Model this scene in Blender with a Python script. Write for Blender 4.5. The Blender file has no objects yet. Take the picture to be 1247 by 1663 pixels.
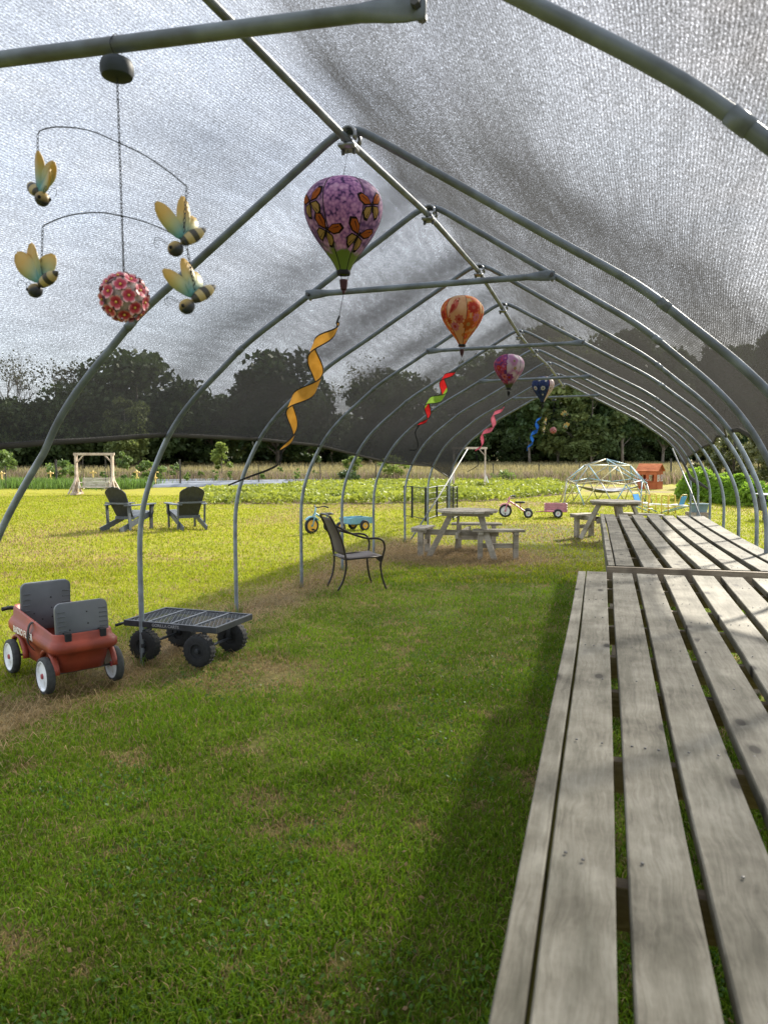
import bpy, bmesh, math, random
import numpy as np
from mathutils import Vector, Matrix, Euler

random.seed(7); rng = np.random.default_rng(11)
R = math.radians
scene = bpy.context.scene
COL = scene.collection

# ---------------------------------------------------------------- camera, sky, sun, exposure
cam_d = bpy.data.cameras.new('camera'); cam = bpy.data.objects.new('camera', cam_d); COL.objects.link(cam)
cam.location = (0, 0, 1.6)
cam.rotation_euler = (R(90 - 4.28), 0, R(16.0))
cam_d.sensor_fit = 'AUTO'; cam_d.sensor_width = 36; cam_d.lens = 36 * 1250 / 1663
cam_d.clip_start = 0.05; cam_d.clip_end = 5000
cam_d.dof.use_dof = True; cam_d.dof.focus_distance = 8.0; cam_d.dof.aperture_fstop = 5.5
scene.camera = cam

SUN_AZ, SUN_EL = R(24), R(32.5)
sdir = Vector((math.sin(SUN_AZ) * math.cos(SUN_EL), math.cos(SUN_AZ) * math.cos(SUN_EL), math.sin(SUN_EL)))
world = bpy.data.worlds.new('World'); scene.world = world; world.use_nodes = True
wn = world.node_tree.nodes; wl = world.node_tree.links
bg = wn['Background']; bg.inputs[1].default_value = 0.127
sky = wn.new('ShaderNodeTexSky'); sky.sky_type = 'NISHITA'; sky.sun_disc = False
sky.sun_elevation = SUN_EL; sky.sun_rotation = SUN_AZ; sky.air_density = 1.0; sky.dust_density = 2.0; sky.ozone_density = 1.0
tc = wn.new('ShaderNodeTexCoord'); mp = wn.new('ShaderNodeMapping'); mp.inputs['Scale'].default_value = (1, 1, 2.2)
nz = wn.new('ShaderNodeTexNoise'); nz.inputs['Scale'].default_value = 2.3; nz.inputs['Detail'].default_value = 7; nz.inputs['Roughness'].default_value = .6
rp = wn.new('ShaderNodeValToRGB'); rp.color_ramp.elements[0].color = (.55, .55, .55, 1); rp.color_ramp.elements[0].position = .30; rp.color_ramp.elements[1].position = .62
mx = wn.new('ShaderNodeMix'); mx.data_type = 'RGBA'; mx.inputs['B'].default_value = (4.7, 5.0, 5.5, 1)
wl.new(tc.outputs['Generated'], mp.inputs[0]); wl.new(mp.outputs[0], nz.inputs[0]); wl.new(nz.outputs[0], rp.inputs[0])
wl.new(rp.outputs[0], mx.inputs['Factor']); wl.new(sky.outputs[0], mx.inputs['A']); wl.new(mx.outputs['Result'], bg.inputs[0])

sun_d = bpy.data.lights.new('sun', 'SUN'); sun = bpy.data.objects.new('sun', sun_d); COL.objects.link(sun)
sun_d.energy = 3.9; sun_d.angle = R(3.0); sun_d.color = (1.0, .93, .80)
sun.rotation_euler = (-sdir).to_track_quat('-Z', 'Y').to_euler(); sun.location = (20, 25, 30)

vs = scene.view_settings
vs.view_transform = 'Standard'; vs.look = 'None'; vs.gamma = 1; vs.exposure = 1.6; vs.use_curve_mapping = False
scene.cycles.transparent_max_bounces = 24
scene.cycles.max_bounces = 7
scene.cycles.sample_clamp_indirect = 6

# ---------------------------------------------------------------- materials
def _nt(name):
    m = bpy.data.materials.new(name); m.use_nodes = True
    return m, m.node_tree.nodes, m.node_tree.links, m.node_tree.nodes['Principled BSDF']

def ramp(n, stops):
    r = n.new('ShaderNodeValToRGB'); el = r.color_ramp.elements
    while len(el) < len(stops): el.new(.5)
    for e, (p, c) in zip(el, stops): e.position = p; e.color = (*c, 1)
    return r

def mat(name, col, rough=.6, metal=0.0, var=.18, scale=9.0, bump=.0, bscale=60.0, spec=.4, dirt=None):
    m, n, l, b = _nt(name)
    t = n.new('ShaderNodeTexCoord'); oi = n.new('ShaderNodeObjectInfo')
    ad = n.new('ShaderNodeVectorMath'); ad.operation = 'ADD'; l.new(t.outputs['Object'], ad.inputs[0])
    cb = n.new('ShaderNodeVectorMath'); cb.operation = 'SCALE'; cb.inputs[0].default_value = (17, 31, 23)
    l.new(oi.outputs['Random'], cb.inputs['Scale']); l.new(cb.outputs[0], ad.inputs[1])
    z = n.new('ShaderNodeTexNoise'); z.inputs['Scale'].default_value = scale; z.inputs['Detail'].default_value = 5
    l.new(ad.outputs[0], z.inputs['Vector'])
    lo = tuple(c * (1 - var) for c in col); hi = tuple(min(1, c * (1 + var)) for c in col)
    if dirt: rr = ramp(n, [(.28, dirt), (.45, lo), (.7, hi)])
    else: rr = ramp(n, [(.3, lo), (.7, hi)])
    l.new(z.outputs[0], rr.inputs[0]); l.new(rr.outputs[0], b.inputs['Base Color'])
    b.inputs['Roughness'].default_value = rough; b.inputs['Metallic'].default_value = metal
    b.inputs['Specular IOR Level'].default_value = spec
    if bump:
        z2 = n.new('ShaderNodeTexNoise'); z2.inputs['Scale'].default_value = bscale; z2.inputs['Detail'].default_value = 4
        l.new(ad.outputs[0], z2.inputs['Vector'])
        bp = n.new('ShaderNodeBump'); bp.inputs['Strength'].default_value = bump; bp.inputs['Distance'].default_value = .004
        l.new(z2.outputs[0], bp.inputs['Height']); l.new(bp.outputs[0], b.inputs['Normal'])
    return m

def wood_mat(name, dark, mid, light, axis='Y', grain=1.0, knots=True, rough=.75):
    m, n, l, b = _nt(name)
    t = n.new('ShaderNodeTexCoord'); oi = n.new('ShaderNodeObjectInfo')
    cb = n.new('ShaderNodeVectorMath'); cb.operation = 'SCALE'; cb.inputs[0].default_value = (13.1, 37.7, 21.3)
    l.new(oi.outputs['Random'], cb.inputs['Scale'])
    ad = n.new('ShaderNodeVectorMath'); ad.operation = 'ADD'; l.new(t.outputs['Object'], ad.inputs[0]); l.new(cb.outputs[0], ad.inputs[1])
    # knots bend the grain round them
    mk = n.new('ShaderNodeMapping'); sk = {'Y': (5.0, 2.4, 5.0), 'X': (2.4, 5.0, 5.0), 'Z': (5.0, 5.0, 2.4)}[axis]; mk.inputs['Scale'].default_value = sk
    l.new(ad.outputs[0], mk.inputs[0])
    vo = n.new('ShaderNodeTexVoronoi'); vo.voronoi_dimensions = '2D'; vo.inputs['Scale'].default_value = 1.15; vo.inputs['Randomness'].default_value = 1.0; l.new(mk.outputs[0], vo.inputs['Vector'])
    big = n.new('ShaderNodeTexNoise'); big.inputs['Scale'].default_value = 2.2; big.inputs['Detail'].default_value = 3
    l.new(mk.outputs[0], big.inputs['Vector'])
    # fine grain
    mg = n.new('ShaderNodeMapping'); k = 1.7
    sg = {'Y': (95 * grain, k, 95 * grain), 'X': (k, 95 * grain, 95 * grain), 'Z': (95 * grain, 95 * grain, k)}[axis]; mg.inputs['Scale'].default_value = sg
    wob = n.new('ShaderNodeVectorMath'); wob.operation = 'MULTIPLY_ADD'
    l.new(big.outputs['Color'], wob.inputs[0]); wob.inputs[1].default_value = {'Y': (.05, 0, .05), 'X': (0, .05, .05), 'Z': (.05, .05, 0)}[axis]
    l.new(ad.outputs[0], wob.inputs[2]); l.new(wob.outputs[0], mg.inputs[0])
    g1 = n.new('ShaderNodeTexNoise'); g1.inputs['Scale'].default_value = 1.0; g1.inputs['Detail'].default_value = 6; g1.inputs['Roughness'].default_value = .65
    l.new(mg.outputs[0], g1.inputs['Vector'])
    dirt = n.new('ShaderNodeTexNoise'); dirt.inputs['Scale'].default_value = 3.6; dirt.inputs['Detail'].default_value = 6; dirt.inputs['Roughness'].default_value = .62
    l.new(ad.outputs[0], dirt.inputs['Vector'])
    r1 = ramp(n, [(.25, dark), (.5, mid), (.78, light)])
    mixv = n.new('ShaderNodeMath'); mixv.operation = 'MULTIPLY_ADD'; l.new(g1.outputs[0], mixv.inputs[0]); mixv.inputs[1].default_value = .66
    mv2 = n.new('ShaderNodeMath'); mv2.operation = 'MULTIPLY'; l.new(dirt.outputs[0], mv2.inputs[0]); mv2.inputs[1].default_value = 1.15
    l.new(mv2.outputs[0], mixv.inputs[2])
    off = n.new('ShaderNodeMath'); off.operation = 'ADD'; l.new(mixv.outputs[0], off.inputs[0])
    oj = n.new('ShaderNodeMath'); oj.operation = 'MULTIPLY_ADD'; l.new(oi.outputs['Random'], oj.inputs[0]); oj.inputs[1].default_value = .22; oj.inputs[2].default_value = -.52
    l.new(oj.outputs[0], off.inputs[1]); l.new(off.outputs[0], r1.inputs[0])
    colout = r1.outputs[0]
    if knots:
        kr = ramp(n, [(.0, (1, 1, 1)), (.075, (.95, .95, .95)), (.10, (.45, .45, .45)), (.19, (0, 0, 0))]); l.new(vo.outputs['Distance'], kr.inputs[0])
        sel = n.new('ShaderNodeSeparateColor'); l.new(vo.outputs['Color'], sel.inputs[0]); gt = n.new('ShaderNodeMath'); gt.operation = 'GREATER_THAN'; gt.inputs[1].default_value = .56; l.new(sel.outputs[0], gt.inputs[0])
        kf = n.new('ShaderNodeMath'); kf.operation = 'MULTIPLY'; l.new(kr.outputs[0], kf.inputs[0]); l.new(gt.outputs[0], kf.inputs[1])
        ms_ = n.new('ShaderNodeMapping'); ms_.inputs['Scale'].default_value = {'Y': (11, 2.0, 11), 'X': (2.0, 11, 11), 'Z': (11, 11, 2.0)}[axis]; l.new(ad.outputs[0], ms_.inputs[0])
        stn = n.new('ShaderNodeTexNoise'); stn.inputs['Scale'].default_value = 1; stn.inputs['Detail'].default_value = 5; stn.inputs['Roughness'].default_value = .6; l.new(ms_.outputs[0], stn.inputs['Vector'])
        sr = ramp(n, [(.47, (0, 0, 0)), (.62, (.38, .38, .38)), (.78, (.9, .9, .9))]); l.new(stn.outputs[0], sr.inputs[0])
        sm_ = n.new('ShaderNodeMix'); sm_.data_type = 'RGBA'; l.new(sr.outputs[0], sm_.inputs['Factor']); l.new(colout, sm_.inputs['A']); sm_.inputs['B'].default_value = (dark[0] * .85, dark[1] * .9, dark[2] * .78, 1); colout = sm_.outputs['Result']
        km = n.new('ShaderNodeMix'); km.data_type = 'RGBA'; l.new(kf.outputs[0], km.inputs['Factor']); l.new(colout, km.inputs['A'])
        km.inputs['B'].default_value = (dark[0] * .25, dark[1] * .22, dark[2] * .2, 1); colout = km.outputs['Result']
    l.new(colout, b.inputs['Base Color']); b.inputs['Roughness'].default_value = rough; b.inputs['Specular IOR Level'].default_value = .25
    bp = n.new('ShaderNodeBump'); bp.inputs['Strength'].default_value = .35; bp.inputs['Distance'].default_value = .003
    l.new(g1.outputs[0], bp.inputs['Height']); l.new(bp.outputs[0], b.inputs['Normal'])
    return m

def leaf_mat(name, a, b_, trans=.35, scale=.6, rough=.55, attr=None):
    m, n, l, b = _nt(name)
    if attr:
        c = n.new('ShaderNodeAttribute'); c.attribute_name = attr; co = c.outputs['Color']
    else:
        t = n.new('ShaderNodeTexCoord'); oi = n.new('ShaderNodeObjectInfo'); z = n.new('ShaderNodeTexNoise'); z.inputs['Scale'].default_value = scale
        z.inputs['Detail'].default_value = 4; l.new(t.outputs['Object'], z.inputs['Vector'])
        a2 = n.new('ShaderNodeMath'); a2.operation = 'MULTIPLY_ADD'; l.new(oi.outputs['Random'], a2.inputs[0]); a2.inputs[1].default_value = .3; a2.inputs[2].default_value = -.15
        a3 = n.new('ShaderNodeMath'); a3.operation = 'ADD'; l.new(a2.outputs[0], a3.inputs[0]); l.new(z.outputs[0], a3.inputs[1])
        r = ramp(n, [(.3, a), (.7, b_)]); l.new(a3.outputs[0], r.inputs[0]); co = r.outputs[0]
    l.new(co, b.inputs['Base Color']); b.inputs['Roughness'].default_value = rough; b.inputs['Specular IOR Level'].default_value = .3
    tr = n.new('ShaderNodeBsdfTranslucent'); l.new(co, tr.inputs[0])
    ms = n.new('ShaderNodeMixShader'); ms.inputs[0].default_value = trans
    l.new(b.outputs[0], ms.inputs[1]); l.new(tr.outputs[0], ms.inputs[2]); l.new(ms.outputs[0], n['Material Output'].inputs[0])
    return m

def fabric_mat(name, a, b_, trans=.4, scale=40):
    m = leaf_mat(name, a, b_, trans, scale, .8); return m

M = {}
M['pipe'] = mat('galvanised_pipe', (.195, .225, .255), .42, .18, .2, 10, .08, 90, dirt=(.12, .13, .135))
M['pipe_bright'] = mat('bright_pipe', (.13, .14, .145), .6, .1, .1, 14)
M['clamp'] = mat('clamp_steel', (.30, .31, .32), .35, .7, .2, 30)
M['bolt'] = mat('bolt_steel', (.12, .12, .12), .4, .6, .2, 40)
M['deck'] = wood_mat('weathered_deck_board', (.048, .043, .030), (.142, .130, .100), (.245, .23, .187))
M['joist'] = wood_mat('weathered_joist', (.10, .075, .05), (.20, .16, .115), (.32, .27, .20), axis='X')
M['post'] = wood_mat('weathered_post', (.13, .10, .075), (.26, .21, .16), (.40, .34, .27), axis='Z')
M['picnic'] = wood_mat('grey_picnic_wood', (.16, .135, .10), (.30, .265, .21), (.45, .41, .34), axis='X')
M['swing'] = wood_mat('swing_wood', (.20, .15, .11), (.40, .32, .25), (.55, .47, .38), axis='Z', knots=False)
M['benchwood'] = wood_mat('pale_bench_wood', (.30, .26, .20), (.48, .43, .35), (.62, .57, .48), axis='X', knots=False)
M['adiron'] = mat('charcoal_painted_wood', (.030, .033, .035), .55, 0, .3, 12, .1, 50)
M['adiron_lit'] = mat('charcoal_painted_lit', (.075, .085, .095), .45, 0, .25, 12, .1, 50)  # lighter copy of the chair paint; light on seats and arms is in the colour
M['redplastic'] = mat('red_wagon_plastic', (.235, .040, .020), .5, 0, .22, 6, .04, 40, spec=.35, dirt=(.17, .03, .02))
M['greyplastic'] = mat('grey_seat_plastic', (.085, .092, .10), .55, 0, .15, 7, .05, 40)
M['rubber'] = mat('black_rubber', (.014, .015, .016), .75, 0, .35, 30, .2, 120)
M['rubber_grey'] = mat('dusty_rubber', (.035, .037, .036), .8, 0, .35, 30, .2, 120)
M['whiterim'] = mat('white_wheel_plastic', (.62, .64, .66), .45, 0, .08, 20, dirt=(.42, .40, .36))
M['redhub'] = mat('red_hub', (.30, .05, .06), .5)
M['strap'] = mat('black_webbing', (.012, .012, .013), .8)
M['letter'] = mat('white_lettering', (.75, .72, .66), .5, 0, .05)
M['cartsteel'] = mat('black_powder_steel', (.032, .036, .042), .5, .25, .3, 16, .06, 80)
M['cartmesh'] = mat('worn_steel_mesh', (.06, .066, .072), .42, .4, .3, 30)
M['chairmetal'] = mat('dark_bronze_metal', (.022, .016, .013), .4, .3, .3, 25)
M['chairsling'] = mat('brown_woven_sling', (.075, .06, .055), .7, 0, .2, 120, .25, 300)
M['wire'] = mat('black_wire', (.012, .014, .017), .5, .3)
M['mobwire'] = mat('dark_wire', (.03, .035, .04), .55, .3)
M['mobcap'] = mat('dark_cap_plastic', (.03, .04, .05), .55)
M['black'] = mat('black_cloth', (.01, .01, .011), .85)
M['beehead'] = None
M['green_pen'] = mat('dark_green_wire', (.012, .02, .016), .5, .3)
M['cedar'] = wood_mat('orange_cedar', (.22, .055, .018), (.34, .09, .03), (.44, .13, .05), axis='Z', knots=False)
M['cedarroof'] = wood_mat('cedar_roof', (.30, .09, .035), (.44, .14, .055), (.55, .20, .085), axis='X', knots=False)
M['white'] = mat('white_paint', (.72, .72, .70), .5, 0, .06)
M['blueplastic'] = mat('sky_blue_plastic', (.05, .27, .55), .45, 0, .12)
M['yellowpaint'] = mat('yellow_tube_paint', (.50, .34, .06), .5, 0, .2)
M['tealpaint'] = mat('teal_tube_paint', (.10, .24, .27), .5, 0, .2)
M['domeyellow'] = mat('faded_yellow_tube', (.46, .40, .22), .5, .1, .2)
M['domeblue'] = mat('faded_blue_tube', (.20, .32, .37), .5, .1, .2)
M['domegrey'] = mat('grey_tube', (.26, .27, .25), .5, .3, .2)
M['tarp'] = mat('black_white_tarp', (.20, .20, .21), .6, 0, .9, 2.5)
M['pinkpaint'] = mat('pink_paint', (.50, .16, .24), .4, 0, .15)
M['pinkwood'] = mat('faded_pink_wood', (.36, .17, .20), .6, 0, .25)
M['trikeblue'] = mat('pale_blue_paint', (.14, .30, .36), .45, 0, .2)
M['yellowrim'] = mat('yellow_wheel_rim', (.62, .35, .04), .5, 0, .15)
M['tub'] = mat('blue_grey_tub', (.13, .19, .22), .6, 0, .2)
M['signyellow'] = mat('yellow_board', (.62, .42, .12), .6, 0, .12)
M['trunk'] = mat('bark', (.085, .068, .05), .9, 0, .35, 4, .3, 20)
M['palebark'] = mat('pale_bark', (.20, .175, .145), .9, 0, .35, 4, .3, 20)
M['fencepost'] = mat('dark_fence_post', (.05, .043, .036), .85, 0, .3)
M['mulch'] = mat('silvery_plastic_mulch', (.12, .13, .145), .38, 0, .3, 1.5, .3, 4, spec=.6)
M['oak'] = leaf_mat('oak_foliage', (.030, .056, .016), (.075, .108, .034), .28, .25)
M['wood_mid'] = leaf_mat('wood_foliage', (.052, .092, .03), (.12, .17, .055), .38, .2)
M['wood_light'] = leaf_mat('light_wood_foliage', (.085, .125, .04), (.19, .22, .065), .4, .2)
M['twigleaf'] = leaf_mat('spring_twig_leaves', (.06, .065, .03), (.11, .11, .05), .3, .4)
M['bush'] = leaf_mat('bush_leaves', (.07, .12, .025), (.16, .22, .05), .4, 1.2)
M['lime'] = leaf_mat('lime_leaves', (.12, .17, .03), (.24, .29, .06), .45, 1.5)
M['vine'] = leaf_mat('vine_leaves', (.07, .085, .03), (.16, .165, .06), .4, 1.5)
M['weed'] = leaf_mat('tall_weeds', (.14, .25, .02), (.28, .40, .05), .55, .8)
M['crop'] = leaf_mat('crop_leaves', (.15, .19, .02), (.30, .33, .04), .45, .5)
M['grass'] = leaf_mat('grass_blades', None, None, .45, attr='tint', rough=.6)
M['grass'].node_tree.nodes['Principled BSDF'].inputs['Specular IOR Level'].default_value = .12
M['meadow'] = leaf_mat('meadow_blades', None, None, .4, attr='tint', rough=.7)
M['orange'] = fabric_mat('orange_nylon', (.55, .26, .035), (.66, .34, .06), .45)
M['redfab'] = fabric_mat('red_nylon', (.55, .015, .02), (.68, .03, .03), .4)
M['limefab'] = fabric_mat('lime_nylon', (.26, .46, .04), (.34, .55, .08), .45)
M['pinkfab'] = fabric_mat('pink_nylon', (.62, .12, .20), (.75, .22, .30), .4)
M['bluefab'] = fabric_mat('blue_nylon', (.015, .09, .40), (.03, .16, .55), .4)
M['basket'] = mat('dark_red_basket', (.05, .012, .016), .7)

# ---------------------------------------------------------------- mesh helpers
class MB:
    def __init__(s): s.v = []; s.f = []
    def add(s, v, f):
        o = len(s.v); s.v += [tuple(p) for p in v]; s.f += [tuple(i + o for i in q) for q in f]; return s
    def box(s, c, d, rot=None):
        x, y, z = [k / 2 for k in d]; c = Vector(c)
        P = [Vector(p) for p in ((-x, -y, -z), (x, -y, -z), (x, y, -z), (-x, y, -z), (-x, -y, z), (x, -y, z), (x, y, z), (-x, y, z))]
        if rot is not None:
            if not isinstance(rot, Matrix): rot = Euler(rot).to_matrix()
            P = [rot @ p for p in P]
        return s.add([p + c for p in P], [(0, 3, 2, 1), (4, 5, 6, 7), (0, 1, 5, 4), (1, 2, 6, 5), (2, 3, 7, 6), (3, 0, 4, 7)])
    def bar(s, p, q, w, h, up=(0, 0, 1)):
        p, q = Vector(p), Vector(q); d = (q - p); L = d.length; d.normalize(); up = Vector(up)
        if abs(d.dot(up)) > .98: up = Vector((0, 1, 0))
        x = d.cross(up).normalized(); u = x.cross(d).normalized()
        rot = Matrix((x, d, u)).transposed()
        return s.box((p + q) / 2, (w, L, h), rot)
    def tube(s, pts, r, n=10, cap=True, flat=None):
        pts = [Vector(p) for p in pts]; N = len(pts)
        rr = r if isinstance(r, (list, tuple)) else [r] * N
        T = []
        for i in range(N):
            a = pts[max(0, i - 1)]; b = pts[min(N - 1, i + 1)]; T.append((b - a).normalized())
        up = Vector((0, 0, 1))
        if abs(T[0].dot(up)) > .9: up = Vector((0, 1, 0))
        x = T[0].cross(up).normalized(); V = []
        for i in range(N):
            if i: x = (x - T[i] * x.dot(T[i])).normalized()
            y = T[i].cross(x)
            fx, fy = (flat[i] if flat else (1, 1))
            for k in range(n):
                a = 2 * math.pi * k / n
                V.append(pts[i] + (x * math.cos(a) * fx + y * math.sin(a) * fy) * rr[i])
        F = [(i * n + k, i * n + (k + 1) % n, (i + 1) * n + (k + 1) % n, (i + 1) * n + k) for i in range(N - 1) for k in range(n)]
        if cap: F += [tuple(reversed(range(n))), tuple(range((N - 1) * n, N * n))]
        return s.add(V, F)
    def lathe(s, prof, n=24, o=(0, 0, 0), axis='Z', a0=0, a1=2 * math.pi):
        o = Vector(o); full = abs(a1 - a0 - 2 * math.pi) < 1e-6; m = n if full else n + 1; V = []
        for r, z in prof:
            for k in range(m):
                a = a0 + (a1 - a0) * k / n; p = (r * math.cos(a), r * math.sin(a), z)
                if axis == 'X': p = (p[2], p[0], p[1])
                elif axis == 'Y': p = (p[1], p[2], p[0])
                V.append(o + Vector(p))
        F = []
        for i in range(len(prof) - 1):
            for k in range(n):
                k2 = (k + 1) % m if full else k + 1
                F.append((i * m + k, i * m + k2, (i + 1) * m + k2, (i + 1) * m + k))
        return s.add(V, F)
    def rings(s, rings, cap0=True, cap1=True):
        n = len(rings[0]); V = [p for r in rings for p in r]
        F = [(i * n + k, i * n + (k + 1) % n, (i + 1) * n + (k + 1) % n, (i + 1) * n + k) for i in range(len(rings) - 1) for k in range(n)]
        if cap0: F.append(tuple(reversed(range(n))))
        if cap1: F.append(tuple(range((len(rings) - 1) * n, len(rings) * n)))
        return s.add(V, F)
    def prism(s, outline, axis, t0, t1):
        n = len(outline)
        def P(a, b, t): return {'X': (t, a, b), 'Y': (a, t, b), 'Z': (a, b, t)}[axis]
        V = [P(a, b, t0) for a, b in outline] + [P(a, b, t1) for a, b in outline]
        F = [tuple(reversed(range(n))), tuple(range(n, 2 * n))] + [(k, (k + 1) % n, n + (k + 1) % n, n + k) for k in range(n)]
        return s.add(V, F)
    def build(s, name, m, parent=None, smooth=False, bevel=0):
        me = bpy.data.meshes.new(name); me.from_pydata(s.v, [], s.f); me.update()
        bm = bmesh.new(); bm.from_mesh(me); bmesh.ops.recalc_face_normals(bm, faces=bm.faces); bm.to_mesh(me); bm.free()
        return link(name, me, m, parent, smooth, bevel)

def link(name, me, m, parent=None, smooth=False, bevel=0):
    if m is not None and not me.materials:
        me.materials.append(M[m] if isinstance(m, str) else m)
    if smooth:
        me.polygons.foreach_set('use_smooth', [True] * len(me.polygons))
        if smooth == 'auto':
            me.set_sharp_from_angle(angle=R(40))
    o = bpy.data.objects.new(name, me); COL.objects.link(o)
    if parent: o.parent = parent
    if bevel:
        b = o.modifiers.new('bevel', 'BEVEL'); b.width = bevel; b.segments = 2; b.limit_method = 'ANGLE'
    return o

def empty(name, loc, rz=0, label=None, cat=None, group=None, rot=None):
    o = bpy.data.objects.new(name, None); COL.objects.link(o); o.empty_display_size = .1
    o.location = loc; o.rotation_euler = rot if rot else (0, 0, rz)
    return tag(o, label, cat, group)
def tag(o, label=None, cat=None, group=None, kind=None):
    if label: o['label'] = label
    if cat: o['category'] = cat
    if group: o['group'] = group
    if kind: o['kind'] = kind
    return o
def copy_tree(o, parent=None):
    c = o.copy(); COL.objects.link(c)
    if parent: c.parent = parent
    for ch in list(o.children): copy_tree(ch, c)
    return c
def face(fx, fy): return math.atan2(-fx, fy)
def catmull(P, k=6):
    P = [Vector(p) for p in P]; Q = [P[0] * 2 - P[1]] + P + [P[-1] * 2 - P[-2]]; out = []
    for i in range(1, len(Q) - 2):
        a, b, c, d = Q[i - 1], Q[i], Q[i + 1], Q[i + 2]
        for j in range(k):
            t = j / k
            out.append(.5 * ((2 * b) + (c - a) * t + (2 * a - 5 * b + 4 * c - d) * t * t + (3 * b - a - 3 * c + d) * t ** 3))
    out.append(P[-1]); return out
def mesh_np(name, V, faces_list):
    """V (n,3); faces_list: list of int arrays (m,k)."""
    me = bpy.data.meshes.new(name); me.vertices.add(len(V)); me.vertices.foreach_set('co', np.ascontiguousarray(V, dtype=np.float32).ravel())
    tot = sum(f.size for f in faces_list); nf = sum(len(f) for f in faces_list)
    me.loops.add(tot); me.polygons.add(nf)
    me.loops.foreach_set('vertex_index', np.concatenate([f.ravel() for f in faces_list]).astype(np.int32))
    st = []; off = 0
    for f in faces_list:
        st.append(off + np.arange(len(f)) * f.shape[1]); off += f.size
    me.polygons.foreach_set('loop_start', np.concatenate(st).astype(np.int32))
    me.update(calc_edges=True); me.validate(); return me

# ---------------------------------------------------------------- value noise + ground zones
_T = rng.random((256, 256))
def vnoise(x, y, s):
    x = np.asarray(x) / s + 100; y = np.asarray(y) / s + 100
    xi = np.floor(x).astype(int); yi = np.floor(y).astype(int); fx = x - xi; fy = y - yi
    fx = fx * fx * (3 - 2 * fx); fy = fy * fy * (3 - 2 * fy)
    g = lambda a, b: _T[a % 256, b % 256]
    return (g(xi, yi) * (1 - fx) + g(xi + 1, yi) * fx) * (1 - fy) + (g(xi, yi + 1) * (1 - fx) + g(xi + 1, yi + 1) * fx) * fy
def sstep(a, b, x): t = np.clip((x - a) / (b - a), 0, 1); return t * t * (3 - 2 * t)
def dryness(x, y):
    n = vnoise(x, y, .35) * .6 + vnoise(x + 9, y, .12) * .4
    strip = np.exp(-((x + 3.50) / .36) ** 2) * sstep(1.5, 3.0, y) * (1 - sstep(12.5, 15, y))
    patch = 1 - sstep(.7, 1.7, np.hypot((x + 2.3) / 1.25, (y - 12.1)))
    patch2 = .8 * (1 - sstep(.3, .9, np.hypot(x + 2.6, (y - 5.15) * 1.3)))
    spots = sstep(.64, .86, vnoise(x + 31, y + 7, .30) * .5 + vnoise(x, y + 3, .11) * .5) * .5
    spots = spots * (1 - sstep(10, 16, y)) + sstep(.5, .9, vnoise(x + 5, y + 50, 2.6)) * .35 * sstep(6, 12, y)
    d = np.maximum.reduce([strip * (.25 + 1.0 * n), patch * (.5 + .8 * n), patch2 * n * 1.3, spots])
    return np.clip(d, 0, 1)
CROP = np.array([(-12.3, 22.2), (-16.2, 29), (-14, 40), (-3, 46), (-1.0, 33), (-3.6, 26.6), (-6.6, 23.9)])
def inpoly(x, y, P):
    x = np.asarray(x); y = np.asarray(y); r = np.zeros(x.shape, bool); j = len(P) - 1
    for i in range(len(P)):
        c = ((P[i, 1] > y) != (P[j, 1] > y)) & (x < (P[j, 0] - P[i, 0]) * (y - P[i, 1]) / (P[j, 1] - P[i, 1] + 1e-12) + P[i, 0])
        r ^= c; j = i
    return r
def meadow_edge(x): return 45.0 + .12 * (x + 15) - np.clip(-(x + 24), 0, 30) * .55
def ground_col(x, y):
    sh = lambda c: np.array(c)[None, :]
    lawn_a, lawn_b, straw, soil, mead = (.19, .195, .018), (.275, .245, .024), (.24, .175, .085), (.16, .115, .075), (.20, .17, .075)
    n = vnoise(x, y, 1.7)[:, None] * .6 + vnoise(x, y, .4)[:, None] * .4
    under = np.exp(-((x + 1.1) / 3.2) ** 2)[:, None] * (y < 18)[:, None]  # tunnel shade put into the ground colour: darker and greener than the sunlit lawn
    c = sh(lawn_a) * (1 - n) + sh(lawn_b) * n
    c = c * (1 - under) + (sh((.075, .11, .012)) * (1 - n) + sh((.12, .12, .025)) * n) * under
    d = dryness(x, y)[:, None]; c = c * (1 - d) + (straw + (np.array(soil) - straw) * .5 * n) * d
    m = sstep(0, 3, y - meadow_edge(x))[:, None]; c = c * (1 - m) + (sh(mead) * (.8 + .4 * n)) * m
    p = inpoly(x, y, CROP)[:, None]; c = np.where(p, np.array(soil)[None] * (.7 + .5 * n), c)
    s2 = (sstep(.55, .7, vnoise(x + 77, y, 2.2)) * ((y > 34) & (y < 46) & (x > -9) & (x < 4)))[:, None]; c = c * (1 - s2) + sh(soil) * s2 * 1.3
    s3 = (sstep(.45, .6, vnoise(x + 17, y, 1.2)) * (np.abs(y - (23.6 + .18 * (x + 6))) < 2.2) * (x > -12) * (x < 0))[:, None] * .6; c = c * (1 - s3) + sh(soil) * s3 * 1.2
    return c
def axis_pts(dense0, dense1, step, far0, far1, g=1.16):
    a = list(np.arange(dense0, dense1 + 1e-6, step)); s = step
    while a[-1] < far1: s *= g; a.append(a[-1] + s)
    s = step
    while a[0] > far0: s *= g; a.insert(0, a[0] - s)
    return np.array(a)
gx = axis_pts(-9, 4, .11, -2500, 2500, 1.10); gy = axis_pts(.5, 19, .11, -400, 4000, 1.07)
GX, GY = np.meshgrid(gx, gy); gxx, gyy = GX.ravel(), GY.ravel()
gz = (vnoise(gxx, gyy, .45) - .5) * .022 + (vnoise(gxx, gyy, 2.5) - .5) * .03
gz *= 1 - sstep(30, 60, gyy)
nx, ny = len(gx), len(gy)
ii = (np.arange(ny - 1)[:, None] * nx + np.arange(nx - 1)[None]).ravel()
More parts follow.
